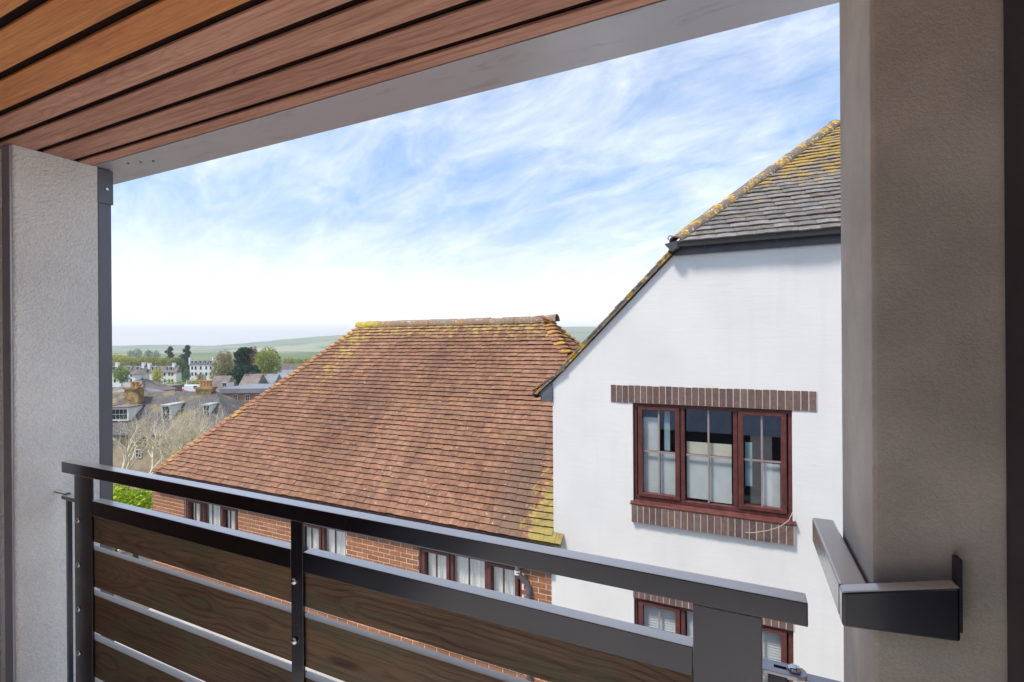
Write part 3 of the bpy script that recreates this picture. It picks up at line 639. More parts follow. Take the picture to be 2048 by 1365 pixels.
# soffit boards
edges = [-.283, -.178, -.073, .032, .137, .240, .343, .445, .547, .652, .755, .851, .962, 1.077, 1.125]
sf = bpart(MB().box(-2.9, .8, -.33, 1.125, .762, .83), 'soffit', M_black)
for a, c in zip(edges, edges[1:]):
    m = M_cedar if c < .76 else M_cedar2
    gap = .022 if c < 1.1 else .001
    o = MB().box(-1.8, 1.8, -(c - gap - a) / 2, (c - gap - a) / 2, 0, .0075).build('soffit_board', m, sf, bevel=.0015); o.location = Vector((-1.05, (a + c - gap) / 2, .75)) - Vector(BA)
bpart(MB().box(-3.2, .9, 1.126, 1.300, .7485, .752).box(-3.2, .9, 1.290, 1.300, .752, 1.05), 'fascia', M_fascia, bevel=.001)
fr = MB()
for (xx, yy) in ((-2.30, 1.17), (-2.24, 1.185), (-2.18, 1.20)): fr.tube([(xx, yy, .7488), (xx, yy, .746)], .004, 8)
bpart(fr, 'rivet', M_black)
bpart(MB().box(-3.2, .9, -.36, 1.288, .835, 1.0), 'roof_slab', M_pierL)
cp = bpart(MB().box(-2.62, -2.468, 1.141, 1.190, -1.55, .60), 'corner_post', M_post, bevel=.002)
bpart(MB().box(-2.625, -2.463, 1.1395, 1.196, .60, .745), 'post_cap', M_post, cp, bevel=.002)
bpart(MB().tube([(-2.463, 1.17, .662), (-2.456, 1.17, .662)], .006, 10), 'screw', M_bright, cp)
bpart(MB().box(-2.531, -2.468, .864, .870, -1.55, .745), 'pier_trim', M_fascia)
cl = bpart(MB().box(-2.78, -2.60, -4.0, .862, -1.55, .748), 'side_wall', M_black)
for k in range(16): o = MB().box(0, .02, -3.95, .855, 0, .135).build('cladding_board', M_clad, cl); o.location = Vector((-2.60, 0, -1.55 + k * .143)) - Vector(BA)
dfm = bpart(MB().box(.318, .352, .80, .870, -1.55, .748).box(.354, .40, .77, .868, -1.55, .748), 'door_frame', M_frame, bevel=.004)
bpart(MB().box(.42, .6, -4.0, -.302, -1.55, .748), 'side_wall', M_pierL); bpart(MB().box(.41, .6, -.30, .862, -1.55, .748), 'shade_panel', M_frame)  # unseen: pale wall added to bounce light, dark panel added to hold it back
bpart(MB().box(-2.9, 3.2, -4.2, -4.0, -1.55, 3.4), 'sky_block_wall', M_skyblock)  # unseen wall added to cut sky light from behind while passing the sun
bpart(MB().box(-2.9, 3.2, -4.2, 1.2, -1.75, -1.552), 'floor_slab', M_pave)  # floor carried back and kept near-white so sunlight bounces up to the soffit
bpart(MB().box(-4.5, 4.0, -4.19, .2, -5.6, -1.76), 'lower_storeys', M_frame); bpart(MB().box(-4.5, 4.0, 1.201, 1.31, -2.02, -1.556), 'slab_edge', plain('blue_grey_cladding', (.38, .50, .70), .5)); bpart(MB().box(-4.5, 4.0, .21, 1.2, -1.80, -1.7605), 'lower_soffit', M_fascia); [bpart(MB().box(a, a + .4, .21, 1.2, -5.6, -1.81), 'lower_pier', M_pierL) for a in (-3.0, .174, 3.4)]
# steel clamp around the right pier
SB = (.15, 1.0, -.415)
sb = thing('steel_guard', 'dark square steel guard wrapped round the right-hand rendered pier', 'steel guard', SB)
gb_ = MB().prism([(.130, .866), (.168, .866), (.168, 1.168), (.130, 1.168)], -.415, -.365, 'z')
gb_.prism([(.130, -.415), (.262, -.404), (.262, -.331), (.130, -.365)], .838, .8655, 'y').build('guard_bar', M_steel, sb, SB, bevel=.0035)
MB().box(.2625, .2685, .853, .8705, -.398, -.300).build('fixing_plate', M_frame, sb, SB)

# ------------------------------------------------------------------ railing
RO = (-1.13, .98, -1.55)
ra = thing('balcony_railing', 'dark grey steel railing with weathered horizontal timber planks', 'railing', RO)
def rp(mb, name, m, bevel=.0, parent=None, smooth=False):
    o = mb.build(name, m, parent or ra, RO if parent is None else (0, 0, 0), bevel=bevel, smooth=smooth)
    if parent is not None: o.location = -Vector(RO)
    return o
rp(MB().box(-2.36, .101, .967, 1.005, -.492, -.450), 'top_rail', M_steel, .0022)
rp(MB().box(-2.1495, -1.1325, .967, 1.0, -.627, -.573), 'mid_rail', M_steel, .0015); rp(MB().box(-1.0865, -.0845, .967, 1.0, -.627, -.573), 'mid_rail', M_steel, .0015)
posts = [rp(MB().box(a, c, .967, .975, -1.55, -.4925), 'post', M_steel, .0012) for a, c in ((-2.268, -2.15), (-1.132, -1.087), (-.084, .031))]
for i, px in enumerate((-2.236, -1.118, -.045)):
    for k in range(6):
        zz = -.657 - .1645 * k
        if i == 2 and k == 0: continue
        bm = MB(); pts = [(px, .9665 - q, zz) for q in (0, .003, .006, .008, .0085)]; bm.tube(pts, [.0105, .0105, .0085, .005, .001], 12); rp(bm, 'bolt', M_bright, 0, posts[i], True)
zt, zb = -.629, -.728
for k in range(5):
    for (a, c) in ((-2.215, -1.1105), (-1.1065, .02)):
        wdt = c - a; hgt = zt - zb
        o = MB().box(-wdt / 2, wdt / 2, 0, .025, -hgt / 2, hgt / 2).build('plank', M_plank, ra, bevel=.002); o.location = Vector(((a + c) / 2, .977, (zt + zb) / 2)) - Vector(RO)
    zt = (-.7566) - .1656 * k; zb = zt - .137
# wall fixings
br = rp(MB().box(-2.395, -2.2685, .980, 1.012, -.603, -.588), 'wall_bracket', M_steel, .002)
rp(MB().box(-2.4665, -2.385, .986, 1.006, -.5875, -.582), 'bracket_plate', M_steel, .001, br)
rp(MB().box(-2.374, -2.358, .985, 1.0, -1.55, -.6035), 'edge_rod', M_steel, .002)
sp = [(.0315, .975), (.085, .975), (.0965, .979), (.101, .986), (.101, .999), (.0965, 1.006), (.085, 1.010), (.0315, 1.010)]
br = rp(MB().prism(sp, -.592, -.586, 'z'), 'wall_bracket', M_bright if False else M_fascia, .001)
rp(MB().box(.055, .1735, .982, 1.006, -.5985, -.5925), 'bracket_plate', M_fascia, .001, br)
rp(MB().tube([(.082, .993, -.5858), (.082, .993, -.580), (.082, .993, -.578)], [.011, .010, .006], 12), 'bolt', M_bright, 0, br, True)
rp(MB().box(.05, .0705, .990, .996, -.5858, -.585), 'slot', M_black, 0, br)
rp(MB().box(.040, .07, .979, 1.006, -.64, -.5925), 'lug', M_frame, .003, br)
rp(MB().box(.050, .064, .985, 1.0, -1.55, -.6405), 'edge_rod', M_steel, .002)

# ------------------------------------------------------------------ town below
RZT = YAW
def TP(px, py, dep):      # point in the town by bearing, drop and distance
    q = fw * dep + rt * ((px - 1024) / 979.7 * dep); hor = 682.9 + (1024 - px) * .00689
    return Vector((q.x, q.y, -(py - hor) / 979.7 * dep))
g = mat('old_slate'); P = g.pos(); n = g.noise(P, .8, 6, .7); n2 = g.noise(P, 3.5, 5, .7); k = g.mr(n2, .3, .7, .7, 1.3)
cc = g.mix(1., (.115, .105, .102), g.comb(k, k, k), 'MULTIPLY'); M_slate = g.fin(g.mix(g.mr(n, .52, .66, 0., .8), cc, (.27, .23, .09)), .9)
M_slate2 = plain('brown_slate', (.20, .165, .145), .9, var=.25, scale=.6)
M_lslate = plain('lichened_slate', (.30, .24, .08), .9, var=.4, scale=1.2)
M_slate3 = plain('blue_slate', (.22, .23, .25), .8, var=.15, scale=.5)
M_stucco = plain('white_stucco', (.78, .78, .76), .8, var=.05, scale=.3)
M_creamw = plain('cream_stucco', (.74, .70, .58), .8, var=.06, scale=.3)
M_tan = plain('tan_stone_wall', (.40, .31, .20), .9, var=.35, scale=1.1)
M_rbrick = plain('town_red_brick', (.30, .165, .105), .9, var=.2, scale=.9)
M_stack = plain('lichened_stack', (.30, .20, .09), .9, var=.5, scale=2.2)
M_pot = plain('terracotta_pot', (.46, .25, .11), .9, var=.2, scale=3)
M_pane = plain('dark_pane', (.03, .035, .04), .15, var=.02)
M_lead = plain('lead_flashing', (.45, .46, .48), .6)
def house(name, label, pL, pR, py_eave, dep, depth_m, rise, wallm, roofm, group=None, kind='gable', base=None, over=.25, rz=0.):
    """front wall between bearings pL and pR at distance dep; local x right, y away, z up"""
    A, B = TP(pL, py_eave, dep), TP(pR, py_eave, dep); Cn = (A + B) / 2; W = (pR - pL) / 979.7 * dep
    zb = gz(Cn.x, Cn.y) - .3 if base is None else base
    o = thing(name, label, 'house', (Cn.x, Cn.y, zb), RZT + rz, group); H = Cn.z - zb
    b = MB(); w2 = W / 2; D = depth_m
    b.box(-w2, w2, 0, D, 0, H)
    rb_ = MB(); e = over; ins = {'gable': 0, 'hip': D / 2, 'righthip': D / 2, 'flat': 0}[kind]
    if kind == 'flat': rb_.box(-w2 - e, w2 + e, -e, D + e, H + .02, H + rise)
    else:
        if kind == 'gable': b.prism([(0, H), (D, H), (D / 2, H + rise)], -w2, w2, 'x')
        xl = -w2 - e + (ins if kind == 'hip' else 0); xr = w2 + e - (ins if kind != 'gable' else 0); h0 = H - e * rise / (D / 2) + .05
        vs = [(-w2 - e, -e, h0), (w2 + e, -e, h0), (w2 + e, D + e, h0), (-w2 - e, D + e, h0), (xl, D / 2, H + rise + .05), (xr, D / 2, H + rise + .05)]
        rb_.add(vs, [(0, 1, 5, 4), (1, 2, 5), (2, 3, 4, 5), (3, 0, 4)])
        rb_.add([(p[0], p[1], p[2] - .12) for p in vs[:4]], [(0, 3, 2, 1)]); rb_.add(vs[:4] + [(p[0], p[1], p[2] - .12) for p in vs[:4]], [(0, 4, 5, 1), (1, 5, 6, 2), (2, 6, 7, 3), (3, 7, 4, 0)])
    wl = b.build('wall', wallm, o); rf = rb_.build('roof', roofm, o)
    def lx(px): return (px - (pL + pR) / 2) / 979.7 * dep
    def lz(py, dd=dep, px=None): return TP((pL + pR) / 2 if px is None else px, py, dd).z - zb
    return o, wl, rf, lx, lz, H, dep
def twin(h, px, py0, py1, wpx, cols=2, rows=2, framem=None, y=0., arch=False):
    o, wl, rf, lx, lz, H, dep = h; x0, x1 = lx(px - wpx / 2), lx(px + wpx / 2); z1, z0 = lz(py0, dep + y), lz(py1, dep + y); t = max(.05, (x1 - x0) * .08)
    b = MB(); b.box(x0, x1, y - .06, y - .004, z0, z0 + t); b.box(x0, x1, y - .06, y - .004, z1 - t, z1); b.box(x0, x0 + t, y - .06, y - .004, z0 + t, z1 - t); b.box(x1 - t, x1, y - .06, y - .004, z0 + t, z1 - t)
    for k in range(1, cols): q = x0 + (x1 - x0) * k / cols; b.box(q - t * .35, q + t * .35, y - .05, y - .006, z0 + t, z1 - t)
    for k in range(1, rows): q = z0 + (z1 - z0) * k / rows; b.box(x0 + t, x1 - t, y - .045, y - .008, q - t * .3, q + t * .3)
    w_ = b.build('window', framem or M_sash, o); MB().box(x0 + t, x1 - t, y - .03, y - .01, z0 + t, z1 - t).build('pane', M_pane, w_); return w_
def chim(h, px, wpx, py_top, py_bot, dd, pots=2, m=None, dm=.7, potpx=10):
    o, wl, rf, lx, lz, H, dep = h; Y = dd - dep; s = dd / dep; x0, x1 = lx(px - wpx / 2) * 1., lx(px + wpx / 2)
    cxx = (TP(px, 700, dd) - o.location); cxx = cxx.dot(rt); hw = wpx / 979.7 * dd / 2; zt_ = lz(py_top, dd, px); zb_ = lz(py_bot, dd, px)
    b = MB().box(cxx - hw, cxx + hw, Y - dm / 2, Y + dm / 2, zb_, zt_).box(cxx - hw - .08, cxx + hw + .08, Y - dm / 2 - .08, Y + dm / 2 + .08, zt_ + .002, zt_ + .16)
    c_ = b.build('chimney', m or M_stack, rf)
    return c_
def pots(h, c_, px, wpx, py_top, py_bot, dd, n):
    pass
def roof_pots(h, px0, px1, n, py0, py1, dd, r):
    o, wl, rf, lx, lz, H, dep = h
    for k in range(n):
        px = px0 + (px1 - px0) * (k / max(1, n - 1)); cx_ = (TP(px, 700, dd) - o.location).dot(rt); z1, z0 = lz(py0, dd, px), lz(py1, dd, px)
        MB().tube([(cx_, dd - dep, z0), (cx_, dd - dep, z0 + (z1 - z0) * .8), (cx_, dd - dep, z0 + (z1 - z0) * .82), (cx_, dd - dep, z1)], [r, r * .85, r * 1.05, r * 1.05], 8).build('chimney_pot', M_pot, rf)
def dormer(h, px, wpx, py0, py1, y, m=None, roofm=None, panes=(2, 2)):
    o, wl, rf, lx, lz, H, dep = h; dd = dep + y; cx_ = (TP(px, 700, dd) - o.location).dot(rt); hw = wpx / 979.7 * dd / 2; z1, z0 = lz(py0, dd, px), lz(py1, dd, px)
    b = MB().box(cx_ - hw, cx_ + hw, y, y + 2.2, z0, z1); d_ = b.build('dormer', m or M_sash, rf)
    MB().box(cx_ - hw - .08, cx_ + hw + .08, y - .12, y + 2.3, z1 + .003, z1 + .09).build('dormer_roof', roofm or M_lead, rf)
    t = hw * .16; p_ = MB(); nx, nz = panes; ww = 2 * (hw - t); hh = (z1 - z0) - 2 * t
    for i in range(nx):
        for j in range(nz): p_.box(cx_ - hw + t + ww * i / nx + .02, cx_ - hw + t + ww * (i + 1) / nx - .02, y - .015, y - .002, z0 + t + hh * j / nz + .02, z0 + t + hh * (j + 1) / nz - .02)
    p_.build('pane', M_pane, rf)
# old cottages with mossy slate roof
h = house('slate_cottage', 'old tan cottage with dark lichened slate roof, two chimneys and white dormers', 150, 462, 866, 38, 7.4, 2.75, M_tan, M_slate, kind='righthip')
rf = h[2]; chim(h, 268, 26, 779, 850, 40.5, m=M_stack); roof_pots(h, 265, 274, 2, 765, 777, 40.5, .17)
chim(h, 411, 31, 779, 800, 41.7, m=M_stack); roof_pots(h, 402, 420, 4, 762, 777, 41.7, .15)
dormer(h, 238, 36, 817, 843, .75, M_sash, M_slate2, (4, 2)); dormer(h, 192, 30, 817, 843, .75, M_sash, M_slate2, (4, 2)); dormer(h, 331, 17, 813, 842, .9); dormer(h, 412, 13, 812, 833, 1.4)
twin(h, 319, 869, 891, 11, 2, 4); twin(h, 351, 868, 886, 10, 2, 3); twin(h, 276, 900, 916, 12, 2, 2); twin(h, 395, 880, 900, 11, 2, 3); twin(h, 420, 905, 925, 11, 2, 3)
# second row
h = house('slate_shed', 'dark slate roof with white verge left of the tall chimney', 190, 253, 797, 52, 6, 1.3, M_stucco, M_slate3, kind='hip')
h = house('brown_hall', 'brown hipped hall roof with a pale lantern cupola on top', 212, 288, 786, 72, 6.5, 2.0, M_stucco, M_slate2, kind='hip')
o, wl, rf, lx, lz, H, dep = h; cxx = (TP(277, 700, 75.2) - o.location).dot(rt); z0 = lz(766, 76.5, 279); z1 = lz(748, 76.5, 279)
lt = MB().tube([(cxx, 3.25, z0), (cxx, 3.25, z1)], .85, 8).build('lantern', plain('pale_lantern', (.62, .66, .64), .7, scale=1.5), rf); MB().tube([(cxx, 3.25, z1), (cxx, 3.25, z1 + .75)], [1.15, .12], 8).build('lantern_roof', M_slate2, rf)
h = house('brick_annexe', 'low brown brick annexe between the hall and the car park', 292, 324, 781, 84, 5, .5, M_rbrick, M_slate2, kind='flat')
h = house('brick_terrace', 'long flat-roofed brown brick block with white sash windows', 446, 640, 787, 78, 8, .75, M_rbrick, M_slate3, kind='flat', over=.4)
for px in (470, 494, 516, 540, 565, 590): twin(h, px, 790, 803, 9, 2, 2)
h = house('brick_gable_house', 'small brick house with steep gable beside the long brick block', 416, 446, 783, 84, 4.2, 2.4, M_rbrick, M_slate2, rz=pi / 2 * 0)
dormer(h, 448, 10, 767, 776, .6); twin(h, 431, 787, 796, 5)
for (a, b_, pe, dp, lab) in ((478, 511, 773, 112, 'grey-roofed gabled house with white bargeboards behind the brick block'), (513, 545, 772, 116, 'grey-roofed house with rooflight, second from the dark cedar')):
    h = house('gabled_house', lab, a, b_, pe, dp, 5.5, 2.5, M_rbrick, M_slate3 if a > 495 else M_slate2, group='grey roofed houses behind the brick block'); twin(h, (a + b_) / 2 - 6, pe + 2, pe + 8, 5); twin(h, (a + b_) / 2 + 7, pe + 2, pe + 8, 5)
    chim(h, a + 17, 4.5, 751, 764, dp + 2.7, m=M_rbrick)
    o, wl, rf, lx, lz, H, dep = h; W = lx(b_) ; 
    for sx in (-1, 1): MB().box(sx * W - .07, sx * W + .07, -.3, -.25, H - .3, H + .1).build('bargeboard', M_sash, o)
h = house('far_roof_house', 'dark-roofed house under the round bright green tree', 553, 600, 743, 205, 8, 2.8, M_stucco, M_slate, group=None); chim(h, 584, 4, 731, 738, 209, m=M_sash)
h = house('pale_roof_house', 'pale slate-roofed house low beside the long clay roof', 556, 604, 757, 150, 7, 2.2, M_creamw, M_slate3)
# white terraces and villa on the slope
h = house('white_terrace', 'long white stucco terrace with grey roof and dormers, leftmost in view', 170, 291, 745, 226, 3.6, 2.7, M_stucco, M_slate)
for px in (227, 243, 257, 275, 208): dormer(h, px, 8, 735, 742, .4)
for px in (235, 287): chim(h, px, 5, 727, 742, 227.6, m=M_stucco, dm=1.2)
for px in (229, 245, 262, 278, 213):
    for py in (748, 759): twin(h, px, py, py + 7, 4, 1, 2, M_slate)
h = house('cream_terrace', 'cream stucco terrace end with brownish roof right of the white terrace', 298, 352, 745, 226, 3.6, 2.7, M_creamw, M_slate2)
for px in (305, 312, 334, 342): dormer(h, px, 4.5, 735, 742, .4, panes=(1, 1))
for px in (299, 348): chim(h, px, 5, 728, 740, 227.6, m=M_stucco, dm=1.2)
for px in (311, 319, 329, 338, 344):
    for py in (747, 760): twin(h, px, py, py + 6, 3.2, 1, 2, M_slate)
h = house('white_villa', 'tall white villa with mansard dormers among dark trees', 379, 427, 730, 270, 5, 2.1, M_stucco, M_slate, kind='hip')
for px in (384, 392, 401, 411, 421): dormer(h, px, 4.5, 723, 728, .3, panes=(1, 1))
for px in (380, 426.5): chim(h, px, 2.6, 717, 731, 271.5, m=M_stucco, dm=1.5)
for px in (384, 391, 401, 412, 421):
    for py in (734, 746): twin(h, px, py, py + 6.5, 3.6, 1, 2, M_slate)

# trees
def crown(b, cx, cz, rx, rz, n, s, rnd, ry=None):
    ry = ry or rx
    for _ in range(n):
        while True:
            q = Vector((rnd.uniform(-1, 1), rnd.uniform(-1, 1), rnd.uniform(-1, 1)))
            if .35 < q.length < 1: break
        if noise.noise((q.x * 2.2 + cx, q.y * 2.2, q.z * 2.2 + cz)) < -.22: continue
        p = Vector((cx + q.x * rx, q.y * ry, cz + q.z * rz)); a = Vector((rnd.gauss(0, 1), rnd.gauss(0, 1), rnd.gauss(0, 1))).normalized(); c = a.orthogonal().normalized(); dd = a.cross(c); ss = s * rnd.uniform(.6, 1.3)
        b.add([p - c * ss, p - dd * ss * .6, p + c * ss, p + dd * ss * .6], [(0, 1, 2, 3)], None, max(.01, min(1, .5 + .45 * noise.noise((p.x * .35, p.y * .35, p.z * .35)) + rnd.uniform(-.3, .3))))
def tree(px, py_top, py_base, wpx, dep, m, label, group, shape='round', n=1400, leaf=None, name='tree', trunkm=None):
    top, base = TP(px, py_top, dep), TP(px, py_base, dep); zb = min(gz(base.x, base.y), base.z); Ht = top.z - zb; rr = wpx / 979.7 * dep
    o = thing(name, label, 'tree', (base.x, base.y, zb), U(0, 6), group); rnd = random.Random(int(px * 7 + py_top)); b = MB(); lf = (leaf or max(.22, rr * .085)) * 1.35
    h0 = Ht - (base.z - zb) if base.z > zb else Ht; H0 = base.z - zb
    if shape == 'round':
        crown(b, 0, H0 + h0 * .58, rr * .85, h0 * .42, int(n * .55), lf, rnd)
        for k in range(7): t = k * 2.4; crown(b, cos(t) * rr * .55, H0 + h0 * (.32 + .09 * k), rr * .5, h0 * .2, int(n * .09), lf, rnd)
    elif shape == 'conifer':
        for k in range(9):
            q = k / 8; crown(b, rnd.uniform(-.15, .15) * rr, H0 + h0 * (.12 + .84 * q), rr * (1.02 - .80 * q) * rnd.uniform(.75, 1.1), h0 * .085, int(n * (.18 - .012 * k)), lf, rnd)
    elif shape == 'cedar':
        for k in range(11):
            q = k / 10; sx = rnd.uniform(-.5, .5) * rr * (1 - .4 * q); crown(b, sx, H0 + h0 * (.15 + .80 * q), rr * (.85 - .5 * q) * rnd.uniform(.6, 1.1), h0 * .07, int(n * .11), lf, rnd)
    b.build('crown', m, o)
    MB().tube([(0, 0, 0), (.1, 0, Ht * .4), (0, 0, Ht * .8)], [max(.18, rr * .06), max(.14, rr * .045), .08], 7).build('trunk', trunkm or M_trunk, o)
    return o
for px, pt, wv, lb in ((205, 713, 24, 'yellow-green tree of the belt hidden behind the balcony post'), (230, 710, 26, 'tallest yellow-green tree of the belt, just right of the balcony post'), (252, 714, 23, 'yellow-green tree above the white terrace between its two chimneys'), (272, 715, 23, 'olive tree above the right half of the white terrace'),
        (293, 716, 22, 'olive tree above the gap between white and cream terraces'), (312, 716, 22, 'olive tree above the left half of the cream terrace'), (330, 718, 20, 'olive tree at the foot of the thin dark pine'), (352, 716, 20, 'olive tree between the thin pine and the feathery conifer')):
    tree(px, pt, 748, wv, 320, L_yell if px < 260 else L_olive, lb, 'trees behind the terraces', n=2200, leaf=.42)
for px, pt, wv in ((262, 701, 8), (276, 699, 9), (297, 701, 10), (312, 703, 9)): tree(px, pt, 722, wv, 820, L_mid, 'bluish distant tree, ' + {262: 'leftmost', 276: 'tall second from the left', 297: 'third from the left', 312: 'rightmost'}[px] + ' of four above the belt', 'distant trees beyond the belt', n=500)
tree(340, 695, 742, 15, 330, L_dark, 'thin dark pine standing above the cream terrace', None, 'cedar', 1100, name='pine_tree')
tree(373, 694, 748, 18, 318, L_dark, 'dark feathery conifer just left of the white villa', None, 'conifer', 1800, name='conifer_tree')
tree(358, 720, 770, 18, 290, L_mid, 'dark green rounded tree between cream terrace and villa', None, n=2600)
tree(372, 740, 770, 10, 262, L_mid, 'low green shrub tree at the foot of the villa', None, n=900)
tree(449, 704, 784, 27, 200, L_brown, 'tall brownish tree just coming into leaf right of the villa', None, n=3600, leaf=.26)
tree(430, 735, 780, 12, 210, L_olive, 'olive tree partly hiding the villa corner', None, n=900)
tree(487, 699, 784, 37, 172, L_dark, 'large dark cedar with drooping tiers', None, 'cedar', 3000, name='cedar_tree')
tree(503, 696, 752, 17, 232, L_copper, 'copper-red beech peeping over the dark cedar', None, n=1400, name='copper_beech_tree')
tree(535, 698, 768, 31, 188, L_round, 'broad round bright green tree right of the cedar', None, n=3000, leaf=.3)
for px, pt, wv in ((578, 716, 14), (598, 719, 13), (618, 717, 14), (640, 719, 14)): tree(px, pt, 742, wv, 350, L_olive, 'olive hedgerow tree, ' + {578: 'nearest the round green tree', 598: 'second right of the round green tree', 618: 'third right of the round green tree', 640: 'last before the clay roof hides the row'}[px], 'hedgerow trees on the right', n=800)
tree(243, 733, 776, 17, 190, L_green, 'pale green young tree before the white terrace', None, n=1100)
tree(314, 738, 778, 12, 185, L_yell, 'yellowish slender tree at the terrace gap', None, n=800)
tree(462, 757, 782, 9, 150, L_yell, 'yellow-green shrub tree left of the cedar foot', None, n=700)
tree(402, 748, 772, 10, 240, L_brown, 'bare-looking blossom tree in the villa garden', None, n=700)
# hedges and bushes
def bush(px, py_top, py_base, wpx, dep, m, label, n, leaf, name='bush', depm=1.):
    top, base = TP(px, py_top, dep), TP(px, py_base, dep); zb = min(gz(base.x, base.y), base.z - .1); rr = wpx / 979.7 * dep; o = thing(name, label, 'bush', (base.x, base.y, zb), RZT); b = MB(); rnd = random.Random(int(px))
    Ht = top.z - zb
    for k in range(6): crown(b, rr * (-.75 + .3 * k), Ht * (.62 + .06 * sin(k * 2.1)), rr * .42, Ht * .36, n // 6, leaf, rnd, rr * .45)
    b.build('foliage', m, o); MB().tube([(0, 0, 0), (0, 0, Ht * .5)], [.08, .04], 6).build('stem', M_trunk, o)
bush(268, 969, 1035, 62, 13.5, L_lime, 'bright lime-green bush beside the brick house corner', 5200, .055)
bush(228, 958, 1010, 30, 17.5, L_olive, 'dull olive bush behind the lime-green one', 2200, .06)
bush(347, 760, 786, 24, 120, L_green, 'clipped bright green hedge above the car park', 1500, .2, 'hedge')
bush(395, 757, 778, 22, 130, L_olive, 'mixed olive shrubs behind the parked van', 1300, .2, 'shrubbery')
# bare pollarded trees
def bare(px, py_base, py_top, wpx, dep, seed, label, lean=0., levels=6):
    base = TP(px, py_base, dep); top = TP(px, py_top, dep); zb = gz(base.x, base.y); rnd = random.Random(seed); Ht = top.z - zb; rr = wpx / 979.7 * dep
    o = thing('bare_tree', label, 'tree', (base.x, base.y, zb), RZT, 'leafless trees before the cottage'); tr = MB(); bb = MB()
    def grow(p, dd, L, r, lv):
        pts = [p]; rs_ = [r]; q = p.copy(); v = dd.copy(); ns = 4
        for k in range(ns):
            v = (v + Vector((rnd.gauss(0, .13), rnd.gauss(0, .13), rnd.gauss(0, .06) + .07))).normalized(); q = q + v * (L / ns); pts.append(q.copy()); rs_.append(r * (1 - .24 * (k + 1) / ns))
        (tr if lv >= levels - 1 else bb).tube(pts, rs_, 6 if lv > 1 else 3, cap=False)
        if lv <= 0: return
        for k in range(rnd.choice((2, 2, 3)) + (1 if lv >= levels - 1 else 0)):
            ang = rnd.uniform(0, 2 * pi); spread = rnd.uniform(.35, .75); pp = v.orthogonal().normalized(); pp = (Matrix.Rotation(ang, 3, v) @ pp)
            nd = (v * cos(spread) + pp * sin(spread)).normalized(); nd.z = max(nd.z, .12); grow(pts[-1 - (k % 2)], nd, L * rnd.uniform(.58, .82), rs_[-1] * .76, lv - 1)
    L0 = Ht * .38; grow(Vector((0, 0, 0)), Vector((lean, 0, 1)).normalized(), L0, max(.11, rr * .10), levels)
    tr.build('trunk', M_bare, o, smooth=True); bb.build('branches', M_bare, o, smooth=True)
bare(325, 985, 828, 40, 27, 3, 'pale leafless tree with forked trunk before the cottage wall', .05)
bare(272, 985, 822, 44, 28, 5, 'pale leafless tree left of the forked one', -.1)
bare(236, 990, 832, 34, 25, 8, 'pale twiggy leafless tree nearest the balcony post', .1)
bare(352, 970, 830, 40, 27.5, 31, 'pale leafless tree with crooked limbs close to the roof hip', .05)
bare(300, 985, 826, 38, 29.5, 23, 'pale leafless tree between the forked tree and its left neighbour', .0)
bare(378, 960, 822, 36, 29, 12, 'pale leafless tree reaching over the roof hip', .1)
bare(420, 930, 820, 34, 31, 17, 'spindly leafless tree in front of the cottage end', .12)
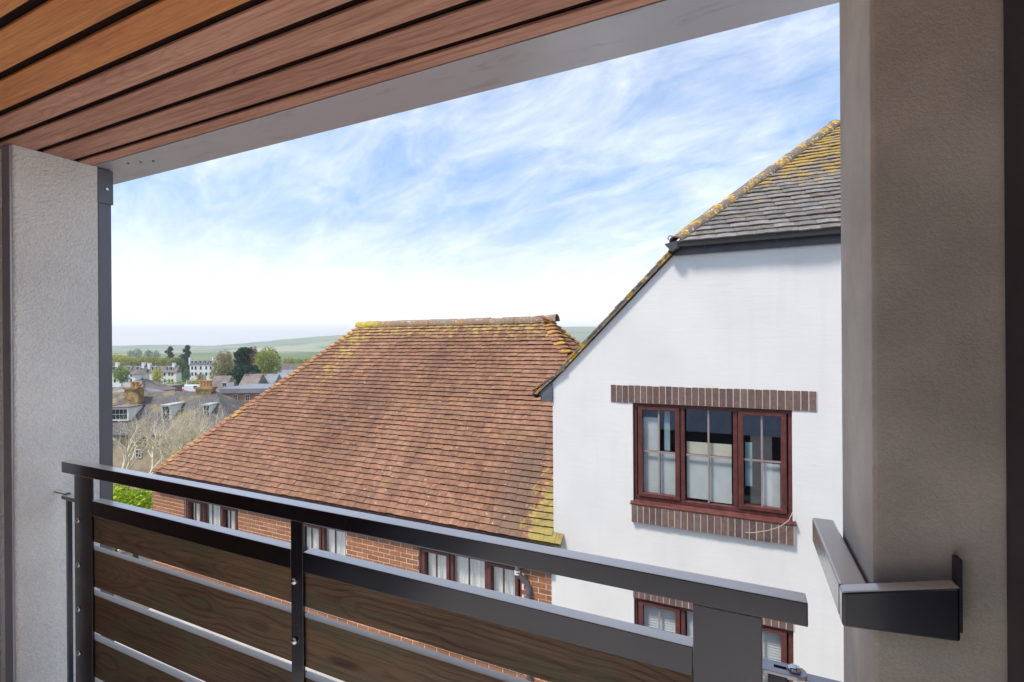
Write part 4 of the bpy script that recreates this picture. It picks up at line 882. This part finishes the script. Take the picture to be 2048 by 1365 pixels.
# vehicles and lamp
M_carw = plain('white_car_paint', (.78, .78, .78), .3, var=.02); M_carb = plain('blue_car_paint', (.12, .33, .55), .3, var=.02); M_tyre = plain('tyre', (.02, .02, .02), .9)
M_carr = plain('red_car_paint', (.35, .10, .10), .3, var=.02)
def car(px, py, dep, m, label, rz, van=False, s=1., name='parked_car', group='vehicles in the car park'):
    p = TP(px, py, dep); o = thing(name, label, 'van' if van else 'car', p, rz, group); W = .88
    prof = [(-2.1, .3), (2.1, .3), (2.15, .75), (1.35, .92), (.7, 1.42), (-1.3, 1.45), (-2.0, .95)] if not van else [(-2.5, .3), (2.5, .3), (2.5, 1.0), (1.9, 1.15), (1.3, 1.95), (-2.4, 2.0), (-2.5, 1.9)]
    MB().prism([(a * s, b * s) for a, b in prof], -W * s, W * s).build('body', m, o, bevel=.05)
    wp = [(-1.25, .97), (1.15, .97), (.65, 1.36), (-1.1, 1.38)] if not van else [(.5, 1.2), (1.7, 1.2), (1.22, 1.8), (.5, 1.8)]
    for sy in (-1, 1): MB().prism([(a * s, b * s) for a, b in wp], sy * (W * s + .004), sy * (W * s + .014)).build('side_window', M_pane, o)
    for a in (-1.35, 1.35):
        for sy in (-1, 1): MB().tube([(a * s, sy * (W - .1) * s, .33 * s), (a * s, sy * (W + .03) * s, .33 * s)], .33 * s, 12).build('wheel', M_tyre, o)
car(386, 787.5, 97, M_carw, 'white van parked beside the lichened chimney pots', RZT + .1, True, .82, 'parked_van')
car(371, 787.5, 99, M_carb, 'small blue car parked left of the white van', RZT + .15, False, .75)
car(358, 789, 96, M_carr, 'dull red car, leftmost in the car park row', RZT + .15, False, .75)
# car park surface the vehicles stand on
a0, a1, a2, a3 = TP(335, 790, 92), TP(440, 790, 92), TP(440, 785.5, 108), TP(335, 785.5, 108)
cpk = MB().add([tuple(a0), tuple(a1), tuple(a2), tuple(a3)], [(0, 1, 2, 3)]); zlow = gz(a0.x, a0.y) - .5
cpk.add([tuple(q) for q in (a0, a1, a2, a3)] + [(q.x, q.y, zlow) for q in (a0, a1, a2, a3)], [(0, 4, 5, 1), (1, 5, 6, 2), (2, 6, 7, 3), (3, 7, 4, 0)])
o = cpk.build('car_park', plain('pale_tarmac', (.30, .30, .31), .9, scale=.5)); o['kind'] = 'structure'
p = TP(373, 788, 105); lp = thing('street_lamp', 'slim pale street lamp beside the hedge', 'street lamp', p, RZT)
MB().tube([(0, 0, 0), (0, 0, 2.6)], .09, 6).build('pole', M_sash, lp); MB().box(-.12, .5, -.1, .1, 2.6, 2.72).build('lamp_head', M_lead, lp)
